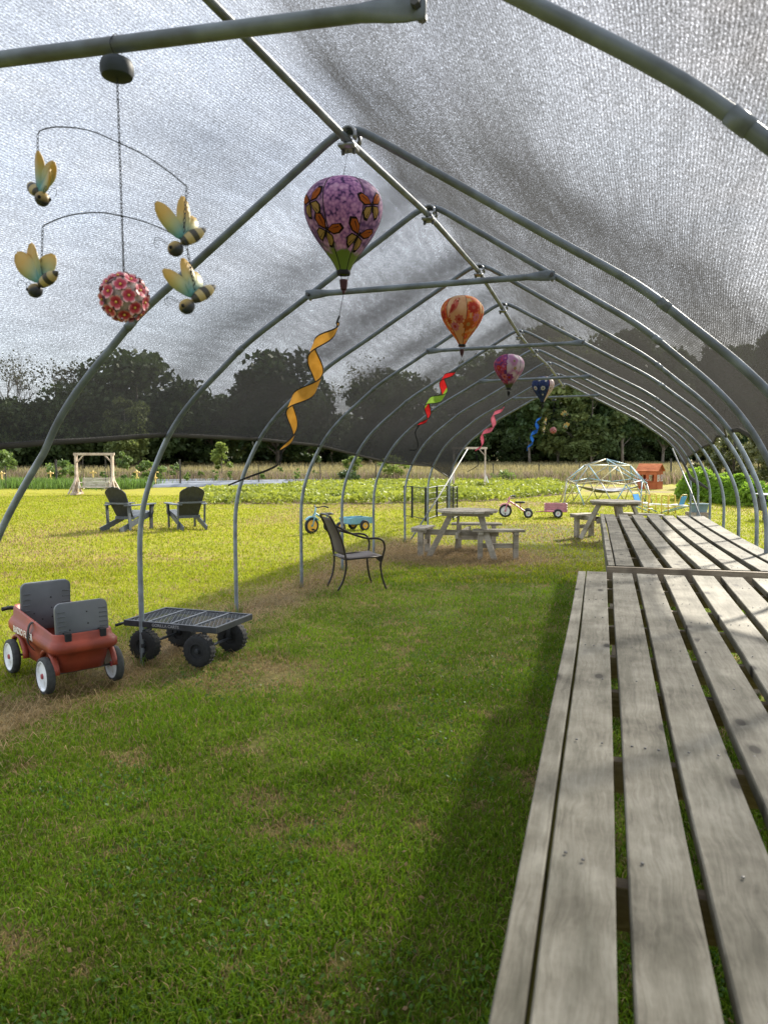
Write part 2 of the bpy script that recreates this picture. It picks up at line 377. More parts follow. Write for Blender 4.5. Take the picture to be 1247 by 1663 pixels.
gme = mesh_np('ground', np.stack([gxx, gyy, gz - .012], 1), [np.stack([ii, ii + 1, ii + 1 + nx, ii + nx], 1)])
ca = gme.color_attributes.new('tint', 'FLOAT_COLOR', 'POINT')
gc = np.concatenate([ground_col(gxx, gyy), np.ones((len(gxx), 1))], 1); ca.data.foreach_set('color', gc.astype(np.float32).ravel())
gm, n, l, b = _nt('lawn_ground')
at = n.new('ShaderNodeAttribute'); at.attribute_name = 'tint'
t = n.new('ShaderNodeTexCoord'); z = n.new('ShaderNodeTexNoise'); z.inputs['Scale'].default_value = 26; z.inputs['Detail'].default_value = 8; z.inputs['Roughness'].default_value = .75
l.new(t.outputs['Object'], z.inputs['Vector'])
z3 = n.new('ShaderNodeTexNoise'); z3.inputs['Scale'].default_value = 3.1; z3.inputs['Detail'].default_value = 8; z3.inputs['Roughness'].default_value = .7; l.new(t.outputs['Object'], z3.inputs['Vector'])
rr = ramp(n, [(.25, (.35, .35, .35)), (.5, (.9, .9, .9)), (.75, (1.55, 1.5, 1.4))]); l.new(z.outputs[0], rr.inputs[0])
r3 = ramp(n, [(.3, (.72, .75, .7)), (.7, (1.25, 1.22, 1.2))]); l.new(z3.outputs[0], r3.inputs[0])
mu = n.new('ShaderNodeMix'); mu.data_type = 'RGBA'; mu.blend_type = 'MULTIPLY'; mu.inputs['Factor'].default_value = 1
l.new(at.outputs['Color'], mu.inputs['A']); l.new(rr.outputs[0], mu.inputs['B'])
mu2 = n.new('ShaderNodeMix'); mu2.data_type = 'RGBA'; mu2.blend_type = 'MULTIPLY'; mu2.inputs['Factor'].default_value = 1
l.new(mu.outputs['Result'], mu2.inputs['A']); l.new(r3.outputs[0], mu2.inputs['B'])
l.new(mu2.outputs['Result'], b.inputs['Base Color']); b.inputs['Roughness'].default_value = .9; b.inputs['Specular IOR Level'].default_value = .1
bp = n.new('ShaderNodeBump'); bp.inputs['Strength'].default_value = .7; bp.inputs['Distance'].default_value = .03; l.new(z.outputs[0], bp.inputs['Height']); l.new(bp.outputs[0], b.inputs['Normal'])
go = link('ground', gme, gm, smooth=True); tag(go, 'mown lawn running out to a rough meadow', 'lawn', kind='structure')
def gh(x, y):
    x = np.asarray(x, float); y = np.asarray(y, float)
    return ((vnoise(x, y, .45) - .5) * .022 + (vnoise(x, y, 2.5) - .5) * .03) * (1 - sstep(30, 60, y)) - .012

# ---------------------------------------------------------------- blades
def leaf_quads(C, size, up=.3, tri=False):
    n = len(C); a = rng.normal(size=(n, 3)); a /= np.linalg.norm(a, axis=1)[:, None]
    b_ = rng.normal(size=(n, 3)); b_[:, 2] *= (1 - up); b_ -= a * (a * b_).sum(1)[:, None]; b_ /= np.linalg.norm(b_, axis=1)[:, None]
    s = (size * (.6 + .8 * rng.random(n)))[:, None] if np.isscalar(size) else size[:, None]
    V = np.stack([C - a * s * .55, C + b_ * s * .38 - a * s * .05, C + a * s * .6, C - b_ * s * .38 + a * s * .08], 1).reshape(-1, 3)
    o = np.arange(n) * 4
    return V, np.stack([o, o + 1, o + 2, o + 3], 1)
def blades(name, x, y, h, w, col, lean=(.25, .9), label='', mname='grass', cat='grass'):
    n = len(x); zb = gh(x, y) - .004
    a = rng.random(n) * 2 * np.pi; la = rng.random(n) * 2 * np.pi
    ln = lean[0] + rng.random(n) * (lean[1] - lean[0])
    dx, dy = np.cos(a), np.sin(a); lx, ly = np.cos(la) * ln, np.sin(la) * ln
    base = np.stack([x, y, zb], 1)
    wv = np.stack([dx, dy, np.zeros(n)], 1) * (w / 2)[:, None]
    mid = base + np.stack([lx * h * .35, ly * h * .35, h * .58], 1)
    tip = base + np.stack([lx * h, ly * h, h * (1 - .38 * ln)], 1)
    V = np.stack([base - wv, base + wv, mid - wv * .8, mid + wv * .8, tip], 1).reshape(-1, 3)
    o = np.arange(n) * 5
    me = mesh_np(name, V, [np.stack([o, o + 1, o + 3, o + 2], 1), np.stack([o + 2, o + 3, o + 4], 1)])
    c = np.repeat(np.concatenate([col, np.ones((n, 1))], 1), 5, axis=0)
    me.color_attributes.new('tint', 'FLOAT_COLOR', 'POINT').data.foreach_set('color', c.astype(np.float32).ravel())
    o = link(name, me, mname); tag(o, label, cat, kind='stuff'); return o
def blade_cols(x, y, dry, sun_tint=0.0):  # yellow mixed into the blades paints sunlight outside the tunnel shade
    n = len(x); k = rng.random(n)[:, None]; k2 = vnoise(x, y, .5)[:, None]
    green = np.array((.075, .16, .006)) * (1 - k) + np.array((.18, .27, .015)) * k
    green = green * (.75 + .5 * k2) ; yel = np.array((.385, .345, .022)); green = green * (1 - sun_tint) + yel * sun_tint * (.7 + .6 * k)
    straw = np.array((.30, .215, .10)) * (.55 + .8 * k)
    p = rng.random(n) < np.clip(dry * 1.25 + .10 * (1 - np.ravel(sun_tint)), 0, 1); return np.where(p[:, None], straw, green)
def cam_ground(n, d0, d1, pw, tan=.58):
    u = rng.random(n); e = 2 - pw
    d = (d0 ** e + u * (d1 ** e - d0 ** e)) ** (1 / e); s = (rng.random(n) * 2 - 1) * tan
    c, s16 = math.cos(R(16)), math.sin(R(16))
    return d * (-s16 + s * c), d * (c + s * s16)
x, y = cam_ground(330000, 1.2, 11.5, 1.45)
d = np.hypot(x, y); dry = dryness(x, y)
keep = rng.random(len(x)) > dry * .45 + .6 * sstep(.52, .76, vnoise(x + 3, y + 11, .17) * .6 + vnoise(x, y + 5, .6) * .4); x, y, d, dry = x[keep], y[keep], d[keep], dry[keep]
clump = vnoise(x, y, .22)
h = (.018 + .026 * rng.random(len(x)) + .022 * sstep(.5, .85, clump)) * (1 - .35 * dry); w = .0028 + .0016 * rng.random(len(x)) + .00045 * d
blades('lawn_grass', x, y, h, w, blade_cols(x, y, dry, .45 * np.maximum(sstep(-.6, .6, -4.0 - x), sstep(9.5, 12.5, y))[:, None]), label='short patchy green grass under the shade tunnel')  # painted sunlight tint fades in left of and beyond the shaded part
x, y = cam_ground(120000, 9.5, 30, 1.2)
keep = ~inpoly(x, y, CROP); x, y = x[keep], y[keep]; d = np.hypot(x, y); dry = dryness(x, y)
blades('sunlit_grass', x, y, .03 + .03 * rng.random(len(x)), .006 + .0007 * d, blade_cols(x, y, dry, .45), label='short grass of the open lawn, tinted yellow for sunlight')
x = -24 + rng.random(60000) * 21; y = 3 + rng.random(60000) * 24; k = x < -3.9; x, y = x[k], y[k]
blades('side_lawn_grass', x, y, .03 + .035 * rng.random(len(x)), .008 + .006 * rng.random(len(x)), blade_cols(x, y, dryness(x, y), .45), label='grass left of the tunnel, tinted yellow green for sunlight')
# dry straw lying along the posts
x = rng.normal(-3.5, .33, 9000); y = 2.2 + rng.random(9000) * 12
x2 = rng.normal(-2.3, .8, 7000); y2 = rng.normal(12.0, .7, 7000); x = np.r_[x, x2]; y = np.r_[y, y2]
k = rng.random(len(x)); cs = np.array((.34, .24, .12))[None] * (.5 + .9 * k)[:, None]
blades('dry_straw', x, y, .05 + .07 * rng.random(len(x)), np.full(len(x), .004), cs, (1.2, 2.2), 'dead straw coloured grass along the left tunnel posts', 'meadow')

x, y = cam_ground(9000, 1.3, 12, 1.1); k = rng.random(len(x)); cs = np.array((.30, .22, .12))[None] * (.45 + .9 * k)[:, None]
blades('grass_litter', x, y, .018 + .03 * rng.random(len(x)), .0025 + .0006 * np.hypot(x, y), cs, (1.4, 2.4), 'dry clippings scattered through the shaded lawn', 'meadow')
x, y = cam_ground(26000, 1.2, 9, 1.4); cl_ = vnoise(x + 40, y, .3); k = cl_ > .56; x, y = x[k], y[k]; kk = rng.random(len(x))[:, None]
blades('coarse_grass', x, y, .032 + .035 * rng.random(len(x)), .0045 + .003 * rng.random(len(x)), np.array((.075, .16, .008)) * (1 - kk) + np.array((.19, .30, .02)) * kk, (.5, 1.3), 'coarser broad bladed grass clumps in the shaded lawn')

x, y = cam_ground(22000, 1.25, 8, 1.4); k = vnoise(x + 60, y + 20, .55) > .60; x, y = x[k], y[k]
V, F = leaf_quads(np.stack([x, y, gh(x, y) + .012 + .02 * rng.random(len(x))], 1), .016, .0); V[:, 2] = V[:, 2] * 1.0; o = link('clover_leaves', mesh_np('clover_leaves', V, [F]), leaf_mat('clover', (.06, .13, .02), (.11, .20, .035), .35, 3)); tag(o, 'small round clover leaves mixed into the shaded lawn', 'clover', kind='stuff')
x, y = cam_ground(130, 1.6, 9, 1.0); V, F = leaf_quads(np.stack([x, y, gh(x, y) + .024], 1), .019, .0); o = link('dead_leaves', mesh_np('dead_leaves', V, [F]), leaf_mat('dead_leaf', (.16, .09, .05), (.30, .20, .11), .2, 5)); tag(o, 'scattered small dead leaves lying on the shaded lawn', 'leaves', kind='stuff')
fp = np.array([(-3.41, 5.12), (-3.56, 7.0), (-3.5, 8.6), (-3.5, 10.1), (-3.5, 11.62), (-3.5, 13.6), (1.5, 8.6), (1.56, 10.1), (1.6, 11.62), (1.66, 13.6)]); ix = rng.integers(0, len(fp), 900)
x = fp[ix, 0] + rng.normal(0, .055, 900); y = fp[ix, 1] + rng.normal(0, .055, 900); k = rng.random(900); cs = np.where(k[:, None] < .55, np.array((.32, .23, .11)) * (.6 + .7 * rng.random((900, 1))), np.array((.10, .18, .015)) * (.6 + .8 * rng.random((900, 1))))
blades('post_foot_grass', x, y, .06 + .10 * rng.random(900), np.full(900, .005), cs, (.2, 1.0), 'taller untrimmed grass round the feet of the tunnel posts', 'meadow')

# meadow and weeds far behind
x = -110 + rng.random(90000) * 190; y = 38 + rng.random(90000) ** 1.5 * 115; k = y > meadow_edge(x); x, y = x[k], y[k]
k = rng.random(len(x)); kk = vnoise(x, y, 7)
cs = (np.array((.17, .145, .06))[None] * (1 - k[:, None]) + np.array((.26, .225, .11))[None] * k[:, None]) * (.8 + .4 * kk[:, None])
blades('meadow_grass', x, y, .35 + .4 * rng.random(len(x)), .03 + .0006 * y, cs, (.1, .5), 'tall straw coloured meadow grass below the tree line', 'meadow', 'meadow')
n_ = 26000
x = -40 + rng.random(n_) * 48; y = meadow_edge(x) - 1.0 + rng.normal(0, 1.3, n_)
k = rng.random(n_)[:, None]; cs = np.where(rng.random(n_)[:, None] < .5, np.array((.13, .13, .04)) * (.6 + .8 * k), np.array((.22, .16, .12)) * (.6 + .7 * k))
blades('fallow_weeds', x, y, .3 + .55 * rng.random(n_) * (.4 + vnoise(x, y, 2.5)), np.full(n_, .035), cs, (.1, .6), 'brownish weeds in front of the meadow', 'meadow', 'weeds')
n_ = 9000
x = -34 + rng.random(n_) * 13.0; y = 30.5 + (x + 34) * .12 + rng.normal(0, .8, n_); k = rng.random(n_)[:, None]
cs = np.array((.10, .17, .03)) * (.6 + .9 * k)
blades('tall_green_weeds', x, y, .25 + .4 * rng.random(n_), np.full(n_, .03), cs, (.1, .6), 'fresh green weeds along the left edge of the lawn', 'meadow', 'weeds')

# ---------------------------------------------------------------- leaves / trees
def crown_pts(n, h0, h1, rad, lobes, shape='round', fill=.5):
    """leaf centres clustered in many lobes inside an uneven crown"""
    P = []; H = h1 - h0
    L = []
    for i in range(lobes):
        u = random.random(); zz = h0 + H * (.08 + .88 * u)
        f = {'round': math.sqrt(max(.05, 1 - (2 * u - .95) ** 2)), 'tall': (.55 + .6 * math.sin(math.pi * min(1, u * 1.05))) * .8, 'cone': 1.05 - .85 * u}[shape]
        a = random.random() * 2 * math.pi; rr_ = rad * f * (.45 + .5 * random.random() ** .6)
        L.append((rr_ * math.cos(a), rr_ * math.sin(a), zz, rad * (.22 + .2 * random.random())))
    per = n // lobes
    for (cx, cy, cz, lr) in L:
        d_ = rng.normal(size=(per, 3)); d_ /= np.linalg.norm(d_, axis=1)[:, None]
        r_ = lr * (1 - fill * rng.random(per) ** 1.6); d_[:, 2] *= .75
        P.append(np.array((cx, cy, cz)) + d_ * r_[:, None] + rng.normal(0, lr * .07, (per, 3)))
    return np.concatenate(P), L
def limb(mb, p, q, r0, r1, n=5, wob=.08):
    p, q = Vector(p), Vector(q); k = 5; L = (q - p).length; pts = []; rs = []
    for i in range(k):
        t_ = i / (k - 1); o = Vector((random.uniform(-1, 1), random.uniform(-1, 1), random.uniform(-.5, .5))) * L * wob * math.sin(math.pi * t_)
        pts.append(p.lerp(q, t_) + o); rs.append(r0 + (r1 - r0) * t_)
    mb.tube(pts, rs, n); return pts
def make_tree(name, h, rad, base, leaves, leafsize, lobes, shape, lm, tm='trunk', tr=.2, fill=.5):
    root = empty(name, (0, 0, 0)); P, L = crown_pts(leaves, base, h, rad, lobes, shape, fill)
    mb = MB(); top = Vector((random.uniform(-.3, .3), random.uniform(-.3, .3), h * .82))
    pts = limb(mb, (0, 0, -.15), top, tr, tr * .22, 7, .02)
    for (cx, cy, cz, lr) in L[:: max(1, lobes // 14)]:
        zt = max(base * .7, cz - rad * .55); s_ = Vector((top.x * zt / h, top.y * zt / h, zt)); limb(mb, s_, (cx * .9, cy * .9, cz), tr * .32, tr * .07, 4)
    mb.build('trunk', tm, root, True)
    V, F = leaf_quads(P, leafsize); link('crown', mesh_np('crown', V, [F]), lm, root); return root
def make_bare_tree(name, h, rad, tr, leaves):
    root = empty(name, (0, 0, 0)); mb = MB(); tips = []
    def grow(p, d, L, r, lev):
        q = p + d * L; limb(mb, p, q, r, r * .6, 4 if lev else 6, .05)
        if lev >= 4: tips.append(q); return
        for i in range(3 if lev < 3 else 2):
            ax = Vector((random.uniform(-1, 1), random.uniform(-1, 1), random.uniform(-.1, .6))).normalized()
            nd = (d * .75 + ax * .6 + Vector((0, 0, .12))).normalized(); grow(q - d * L * random.uniform(0, .35), nd, L * random.uniform(.6, .78), r * .58, lev + 1)
    grow(Vector((0, 0, -.15)), Vector((.02, 0, 1)).normalized(), h * .36, tr, 0)
    mb.build('trunk', 'palebark', root, True)
    tp = np.array([tuple(t_) for t_ in tips]); P = tp[rng.integers(0, len(tp), leaves)] + rng.normal(0, rad * .1, (leaves, 3))
    V, F = leaf_quads(P, .26); link('crown', mesh_np('crown', V, [F]), 'twigleaf', root); return root

protos = {
 'oak': [make_tree('evergreen_oak', 11.0, 6.6, 1.4, 9000, .62, 52, 'round', 'oak', tr=.35), make_tree('evergreen_oak', 11.6, 5.2, 1.6, 8000, .6, 46, 'round', 'oak', tr=.33),
         make_tree('evergreen_oak', 9.6, 5.6, 1.2, 8000, .6, 44, 'round', 'oak', tr=.3)],
 'mid': [make_tree('woodland_tree', 17, 4.6, 2.6, 7000, .62, 46, 'tall', 'wood_mid', 'palebark', .22), make_tree('woodland_tree', 15, 4.2, 2.2, 6500, .6, 40, 'tall', 'wood_mid', 'palebark', .2),
         make_tree('woodland_tree', 19.5, 5.0, 3.2, 7500, .66, 50, 'tall', 'wood_mid', 'palebark', .24)],
 'light': [make_tree('light_green_tree', 16.5, 4.6, .8, 9000, .55, 60, 'tall', 'wood_light', 'palebark', .17, .8), make_tree('light_green_tree', 12, 3.9, .8, 5500, .5, 36, 'round', 'wood_light', 'palebark', .18, .7)],
 'low': [make_tree('understorey_tree', 7.5, 4.0, .3, 5500, .5, 36, 'round', 'wood_mid', 'trunk', .16), make_tree('understorey_tree', 6.0, 3.6, .2, 5000, .46, 32, 'round', 'oak', 'trunk', .15)],
 'bare': [make_bare_tree('bare_tree', 15.5, 5, .2, 900), make_bare_tree('bare_tree', 16.5, 5, .22, 700)],
}
used = set()
def place(kind, i, x, y, label, sc=1.0, rz=None, group='trees of the wood behind the meadow'):
    p = protos[kind][i % len(protos[kind])]
    o = p if p.name not in used else copy_tree(p); used.add(p.name)
    o.location = (x, y, 0); o.rotation_euler = (0, 0, random.random() * 6.28 if rz is None else rz); o.scale = (sc, sc, sc * random.uniform(.96, 1.04))
    tag(o, label, 'tree', group); return o
def at(px, base_y, dist=None):
    """ground point that the photograph shows at this pixel column, at a chosen distance"""
    f = 1250.; pit = R(4.28); yaw = R(16)
    fw = np.array([-math.sin(yaw) * math.cos(pit), math.cos(yaw) * math.cos(pit), -math.sin(pit)]); rt = np.array([math.cos(yaw), math.sin(yaw), 0]); up = np.cross(rt, fw)
    r = fw + rt * (px - 623.5) / f - up * (base_y - 831.5) / f
    if dist is None: t_ = -1.6 / r[2]; return r[0] * t_, r[1] * t_
    k_ = dist / math.hypot(r[0], r[1]); return r[0] * k_, r[1] * k_
# singled-out crowns of the tree line, left to right
place('oak', 0, *at(225, 760, 92), 'broad rounded dark evergreen tree standing above the wooden porch swing', 1.1, .4)
place('oak', 1, *at(452, 758, 98), 'tall rounded dark evergreen tree behind the orange spiral streamer', 1.17, 1.0)
place('oak', 2, *at(645, 757, 102), 'rounded dark evergreen tree behind the red and green streamer', 1.2, 2.0)
place('oak', 2, *at(345, 759, 100), 'lower dark evergreen tree between the two tallest rounded evergreens', .9, .7)
place('oak', 1, *at(130, 760, 90), 'dark evergreen tree left of the broad rounded evergreen', .78, 4.0)
place('bare', 0, *at(105, 760, 96), 'tall thin nearly bare tree rising above the porch swing', 1.02, 1.2)
place('bare', 1, *at(12, 762, 92), 'nearly bare tree at the left edge of the photo', .84, 2.9)
place('bare', 1, *at(600, 757, 112), 'tall nearly bare tree behind the orange streamer top', 1.03, .5)
place('bare', 0, *at(540, 757, 115), 'thin nearly bare tree right of the tall rounded evergreen', 1.0, 4.4)
place('bare', 0, *at(395, 757, 112), 'thin nearly bare tree left of the tall rounded evergreen', .92, 3.3)
place('light', 1, *at(205, 761, 84), 'light green leafy tree just right of the porch swing', .62, 0)
place('light', 0, *at(905, 755, 120), 'pale green tree in the gap at the far tunnel mouth', 1.12, 1)
place('mid', 0, *at(860, 755, 119), 'green woodland tree behind the small navy balloon', 1.0, 2)
place('mid', 2, *at(1010, 755, 121), 'tall green woodland tree above the right half of the climbing dome', 1.0, 2.5)
place('mid', 1, *at(1075, 754, 124), 'green woodland tree behind the cedar playhouse', 1.15, .5)
place('light', 1, *at(935, 755, 116), 'low pale green tree left of the tree above the dome', .8, 2)
place('light', 0, *at(960, 755, 118), 'pale green leafy tree above the climbing dome', 1.0, 3)
LB = 'dark woodland tree among its like in the wood behind the meadow'
LW = 'green understorey tree at the foot of the wood'
k = 0
for row, off in ((0, 4), (1, 11), (2, 19)):
    for px in range(-130 + row * 23, 1420, 62):
        base = 12 + px / 1663
        dist = 88 + max(0, px) * .052 + off + random.uniform(-2, 2)
        if px < 760:
            kind, i, sc = ('oak', k, .58 + .2 * random.random()) if random.random() < .7 else ('mid', k, .46 + .12 * random.random())
        else:
            kind, i, sc = (('mid', k, 1.1 + .25 * random.random()) if random.random() < .8 else ('light', 0, 1.0 + .2 * random.random()))
        X, Y = at(px + random.uniform(-14, 14), 760, dist); place(kind, i, X, Y, LB if kind != 'light' else 'pale green woodland tree among the dark trees of the wood', sc, group='dark trees of the wood' if kind != 'light' else 'pale trees of the wood'); k += 1
for px in range(-120, 1400, 47):
    X, Y = at(px + random.uniform(-14, 14), 760, 87 + max(0, px) * .051 + random.uniform(-1, 3)); place('low', k, X, Y, LW, .62 + .3 * random.random(), group='understorey trees'); k += 1
for kk_ in protos:
    for p in protos[kk_]:
        if p.name not in used:
            for ch in list(p.children): bpy.data.objects.remove(ch)
            bpy.data.objects.remove(p)

# the depth of the wood behind the first trees, read as one dark mass
n_ = 42000
px_ = -260 + rng.random(n_) * 1800; dd = 113 + np.clip(px_, 0, None) * .055 + rng.random(n_) * 16; zt = np.where(px_ < 760, 6.2, 13.0) * (.75 + .5 * vnoise(px_, dd * 0, 60.)); zz = zt * rng.random(n_) ** .8
ang = np.arctan((px_ - 623.5) / 1250.) - R(16); P = np.stack([np.sin(ang) * dd, np.cos(ang) * dd, zz], 1)
V, F = leaf_quads(P, 1.5, .2); o = link('deep_wood', mesh_np('deep_wood', V, [F]), 'wood_mid'); tag(o, 'dark depth of the wood behind the first trees', 'wood', kind='stuff')

def bush(name, x, y, h, rad, n, size, lm, label, cat='bush', lobes=16, stem=.025, group=None, base=.15, shape='round'):
    t_ = make_tree(name, h, rad, h * base, n, size, lobes, shape, lm, 'trunk', stem, .7); t_.location = (x, y, float(gh(x, y)) + .01); tag(t_, label, cat, group); return t_
bush('young_tree', *at(360, 780), 2.3, .72, 1900, .14, 'lime', 'young lime green tree standing alone behind the plastic covered rows', 'tree', 20, .03, base=.28, shape='cone')
bush('leafy_bush', *at(247, 783), 1.35, .75, 1000, .16, 'bush', 'rounded green bush between the two nearer dark lawn chairs')
bush('leafy_bush', *at(203, 776), 1.8, .6, 800, .17, 'bush', 'slim light green sapling right of the porch swing', base=.35)
bush('leafy_bush', *at(102, 786), 1.15, .8, 900, .15, 'bush', 'yellow green bush left of the porch swing')
bush('leafy_bush', *at(4, 780), 1.7, 1.0, 1200, .17, 'bush', 'yellow green bush at the left edge of the photo')
bush('leafy_bush', *at(640, 783), 1.45, .95, 1400, .12, 'lime', 'lime green spiky bush below the red and green streamer', lobes=22)
bush('leafy_bush', *at(572, 783), 1.5, .5, 500, .14, 'lime', 'small open lime green sapling left of the spiky bush', base=.45)
bush('leafy_bush', *at(566, 786), .7, .7, 500, .14, 'oak', 'low dark grey green bush at the foot of the small sapling')
bush('leafy_bush', *at(285, 780), .95, .5, 500, .13, 'bush', 'small olive bush beside a dark fence post')
bush('leafy_bush', *at(815, 784), .6, .8, 500, .14, 'bush', 'low green mound left of the climbing dome')

# tall bright weeds by the right posts
n_ = 26000
tt = rng.random(n_); aw = rng.random(n_) * 2 * np.pi; rw = np.sqrt(rng.random(n_)); x = 2.95 + tt * 1.55 + .55 * rw * np.cos(aw); y = 29.8 - tt * 3.6 + .8 * rw * np.sin(aw)
top_ = (1.15 - .35 * tt) * (1 - .75 * rw ** 3) * (.7 + .5 * vnoise(x, y, .6)); zz = top_ * rng.random(n_) ** .55
V, F = leaf_quads(np.stack([x, y, zz], 1), .13, .1); o = link('tall_bright_weeds', mesh_np('tall_bright_weeds', V, [F]), 'weed'); tag(o, 'mound of tall bright green weeds behind the right tunnel posts', 'weeds', kind='stuff')
# leafy crop bed
n_ = 46000
x = -17 + rng.random(n_ * 2) * 17; y = 22 + rng.random(n_ * 2) * 25; k = inpoly(x, y, CROP); x, y = x[k], y[k]
k = (np.sin((x * .50 + y * .87) * 5.2) > -.55) & (vnoise(x, y, 1.8) > .16); x, y = x[k], y[k]
zc = .03 + .24 * rng.random(len(x)) * (.5 + .8 * vnoise(x, y, 1.1)); P = np.stack([x, y, zc], 1)
V, F = leaf_quads(P, .125, .5); o = link('leafy_crop', mesh_np('leafy_crop', V, [F]), 'crop'); tag(o, 'bed of low bright green leafy crop behind the lawn', 'crop', kind='stuff')

# ---------------------------------------------------------------- fence, rows, markers, vines behind the lawn
fx = [(-46, 33.8)] + [(-40 + 4.2 * i, 0) for i in range(13)]
fence = empty('field_fence', (-25, 42, 0), label='wire field fence with dark posts along the meadow edge', cat='fence')
prev = None
for i, px in enumerate((-60, 10, 92, 180, 293, 420, 520, 610, 700, 800, 874, 940, 1000, 1088, 1160, 1230)):
    X, Y = at(px, 780, 41 + max(0, px - 300) * .012); hgt = 1.35 if px in (92, 293, 1088) else 1.05
    mb = MB(); mb.tube([(X + 25, Y - 42, -.1), (X + 25.02, Y - 42, hgt * .5), (X + 25, Y - 42, hgt)], .05 if hgt > 1.1 else .028, 6); mb.build('post', 'fencepost', fence)
    if prev:
        mb = MB()
        for zz in (.35, .7, 1.0): mb.tube([(prev[0] + 25, prev[1] - 42, zz), (X + 25, Y - 42, zz)], .004, 3)
        mb.build('wire', 'fencepost', fence)
    prev = (X, Y)
for i in range(3):
    pts = [Vector((*at(px, yy), 0)) for px, yy in ((150, 793 - i * 4.2), (260, 791 - i * 4.0), (400, 788.5 - i * 4.0), (565, 784.5 - i * 3.6))]
    pts = catmull(pts, 6); mb = MB(); rings = []
    for j, p in enumerate(pts):
        d_ = (pts[min(j + 1, len(pts) - 1)] - pts[max(j - 1, 0)]).normalized(); s_ = Vector((-d_.y, d_.x, 0)); wv = .42
        rings.append([p + s_ * (wv * a) + Vector((0, 0, .16 * (1 - abs(a) ** 3) + .006 + random.uniform(-.01, .01))) for a in (-1, -.7, -.3, .1, .5, .8, 1)])
    nn = 7; V = [q for r in rings for q in r]; F = [(a * nn + c, a * nn + c + 1, (a + 1) * nn + c + 1, (a + 1) * nn + c) for a in range(len(rings) - 1) for c in range(nn - 1)]
    mb.add(V, F); o = mb.build('plastic_mulch_row', 'mulch', None, True)
    tag(o, ['nearest of the three grey plastic covered planting rows', 'middle of the three grey plastic covered planting rows', 'farthest of the three grey plastic covered planting rows'][i], 'planting row', 'plastic covered rows')
    for j in range(7):
        p = pts[int((j + .5 + .25 * i) * (len(pts) - 1) / 7.6)]
        sd = make_tree('seedling', random.uniform(.38, .68), random.uniform(.14, .22), .16, 110, .11, 6, 'tall', 'bush', 'trunk', .008, .8)
        sd.location = (p.x, p.y, .155); tag(sd, 'young leafy plant growing through the plastic of the %s row' % ['nearest', 'middle', 'farthest'][i], 'plant', 'plants of the %s plastic row' % ['nearest', 'middle', 'farthest'][i])
for i, (px, py, lab) in enumerate(((4, 789, 'at the left edge of the photo'), (52, 788, 'second from the left edge of the photo'), (83, 788, 'beside the dark post left of the swing'), (152, 787, 'seen above the hanging swing seat'), (223, 787, 'left of the arch post'), (253, 787, 'between the two dark lawn chairs'))):
    X, Y = at(px, py, 42); s_ = empty('yellow_marker', (X, Y, float(gh(X, Y))), R(16) + random.uniform(-.3, .3), 'small yellow wooden marker on a post ' + lab, 'marker', 'yellow markers along the bed')
    MB().box((0, 0, .34), (.045, .045, .72)).build('post', 'signyellow', s_)
    MB().prism([(-.17, .66), (.17, .66), (.15, .72), (.04, .725), (.0, .80), (-.04, .725), (-.15, .72)], 'Y', -.03, .03).build('top_board', 'signyellow', s_)
    MB().prism([(-.09, .36), (.09, .36), (.1, .40), (.03, .43), (-.03, .43), (-.1, .40)], 'Y', -.035, .035).build('lower_board', 'signyellow', s_)
for i in range(9):
    t_ = i / 8; X = 4.6 + t_ * 4.6 + random.uniform(-.2, .2); Y = 40.5 - t_ * 10.5
    v_ = make_tree('trellised_vine', random.uniform(2.3, 2.75), random.uniform(.75, .95), .35, 1500, .15, 22, 'tall', 'vine', 'trunk', .035, .8)
    v_.location = (X, Y, 0); tag(v_, 'olive green trellised vine behind the right tunnel posts', 'vine', 'vines of the trellis row')
tr_ = empty('vine_trellis', (6.8, 35.2, 0), label='dark posts and wires of the trellis carrying the vines', cat='trellis'); prev = None
for i in range(5):
    t_ = i / 4; p = Vector((4.35 + t_ * 5.1 - 6.8, 41.0 - t_ * 11.6 - 35.2, 0)); MB().tube([p + Vector((0, 0, -.1)), p + Vector((0, 0, 2.2))], .05, 7).build('post', 'fencepost', tr_)
    if prev is not None:
        for zz in (1.0, 1.7): MB().tube([prev + Vector((0, 0, zz)), p + Vector((0, 0, zz))], .005, 3).build('wire', 'fencepost', tr_)
    prev = p

# ---------------------------------------------------------------- hoop frame and shade cloth
PROF = [(0, 3.235), (.09, 3.205), (.30, 3.07), (.63, 2.855), (.95, 2.645), (1.31, 2.41), (1.54, 2.215), (1.775, 2.0), (1.95, 1.79), (2.085, 1.55), (2.19, 1.29), (2.242, 1.05), (2.255, .80), (2.254, .4), (2.252, -.12)]
PROFS = catmull([(a, b, 0) for a, b in PROF], 5)
AR = [(-1.55, -3.40, 1.06, -1.20, 3.20), (.25, -3.40, 1.07, -1.19, 3.22), (1.85, -3.40, 1.08, -1.17, 3.235), (3.62, -3.20, 1.06, -1.215, 3.15), (5.12, -3.41, 1.12, -1.16, 3.235), (7.0, -3.56, 1.30, -1.125, 3.285),
      (8.6, -3.50, 1.50, -1.115, 3.245), (10.1, -3.50, 1.56, -1.095, 3.18), (11.62, -3.50, 1.60, -1.03, 3.13), (13.6, -3.50, 1.66, -.975, 3.17), (15.5, -3.50, 1.68, -.945, 3.16), (17.5, -3.45, 1.75, -.93, 3.15)]
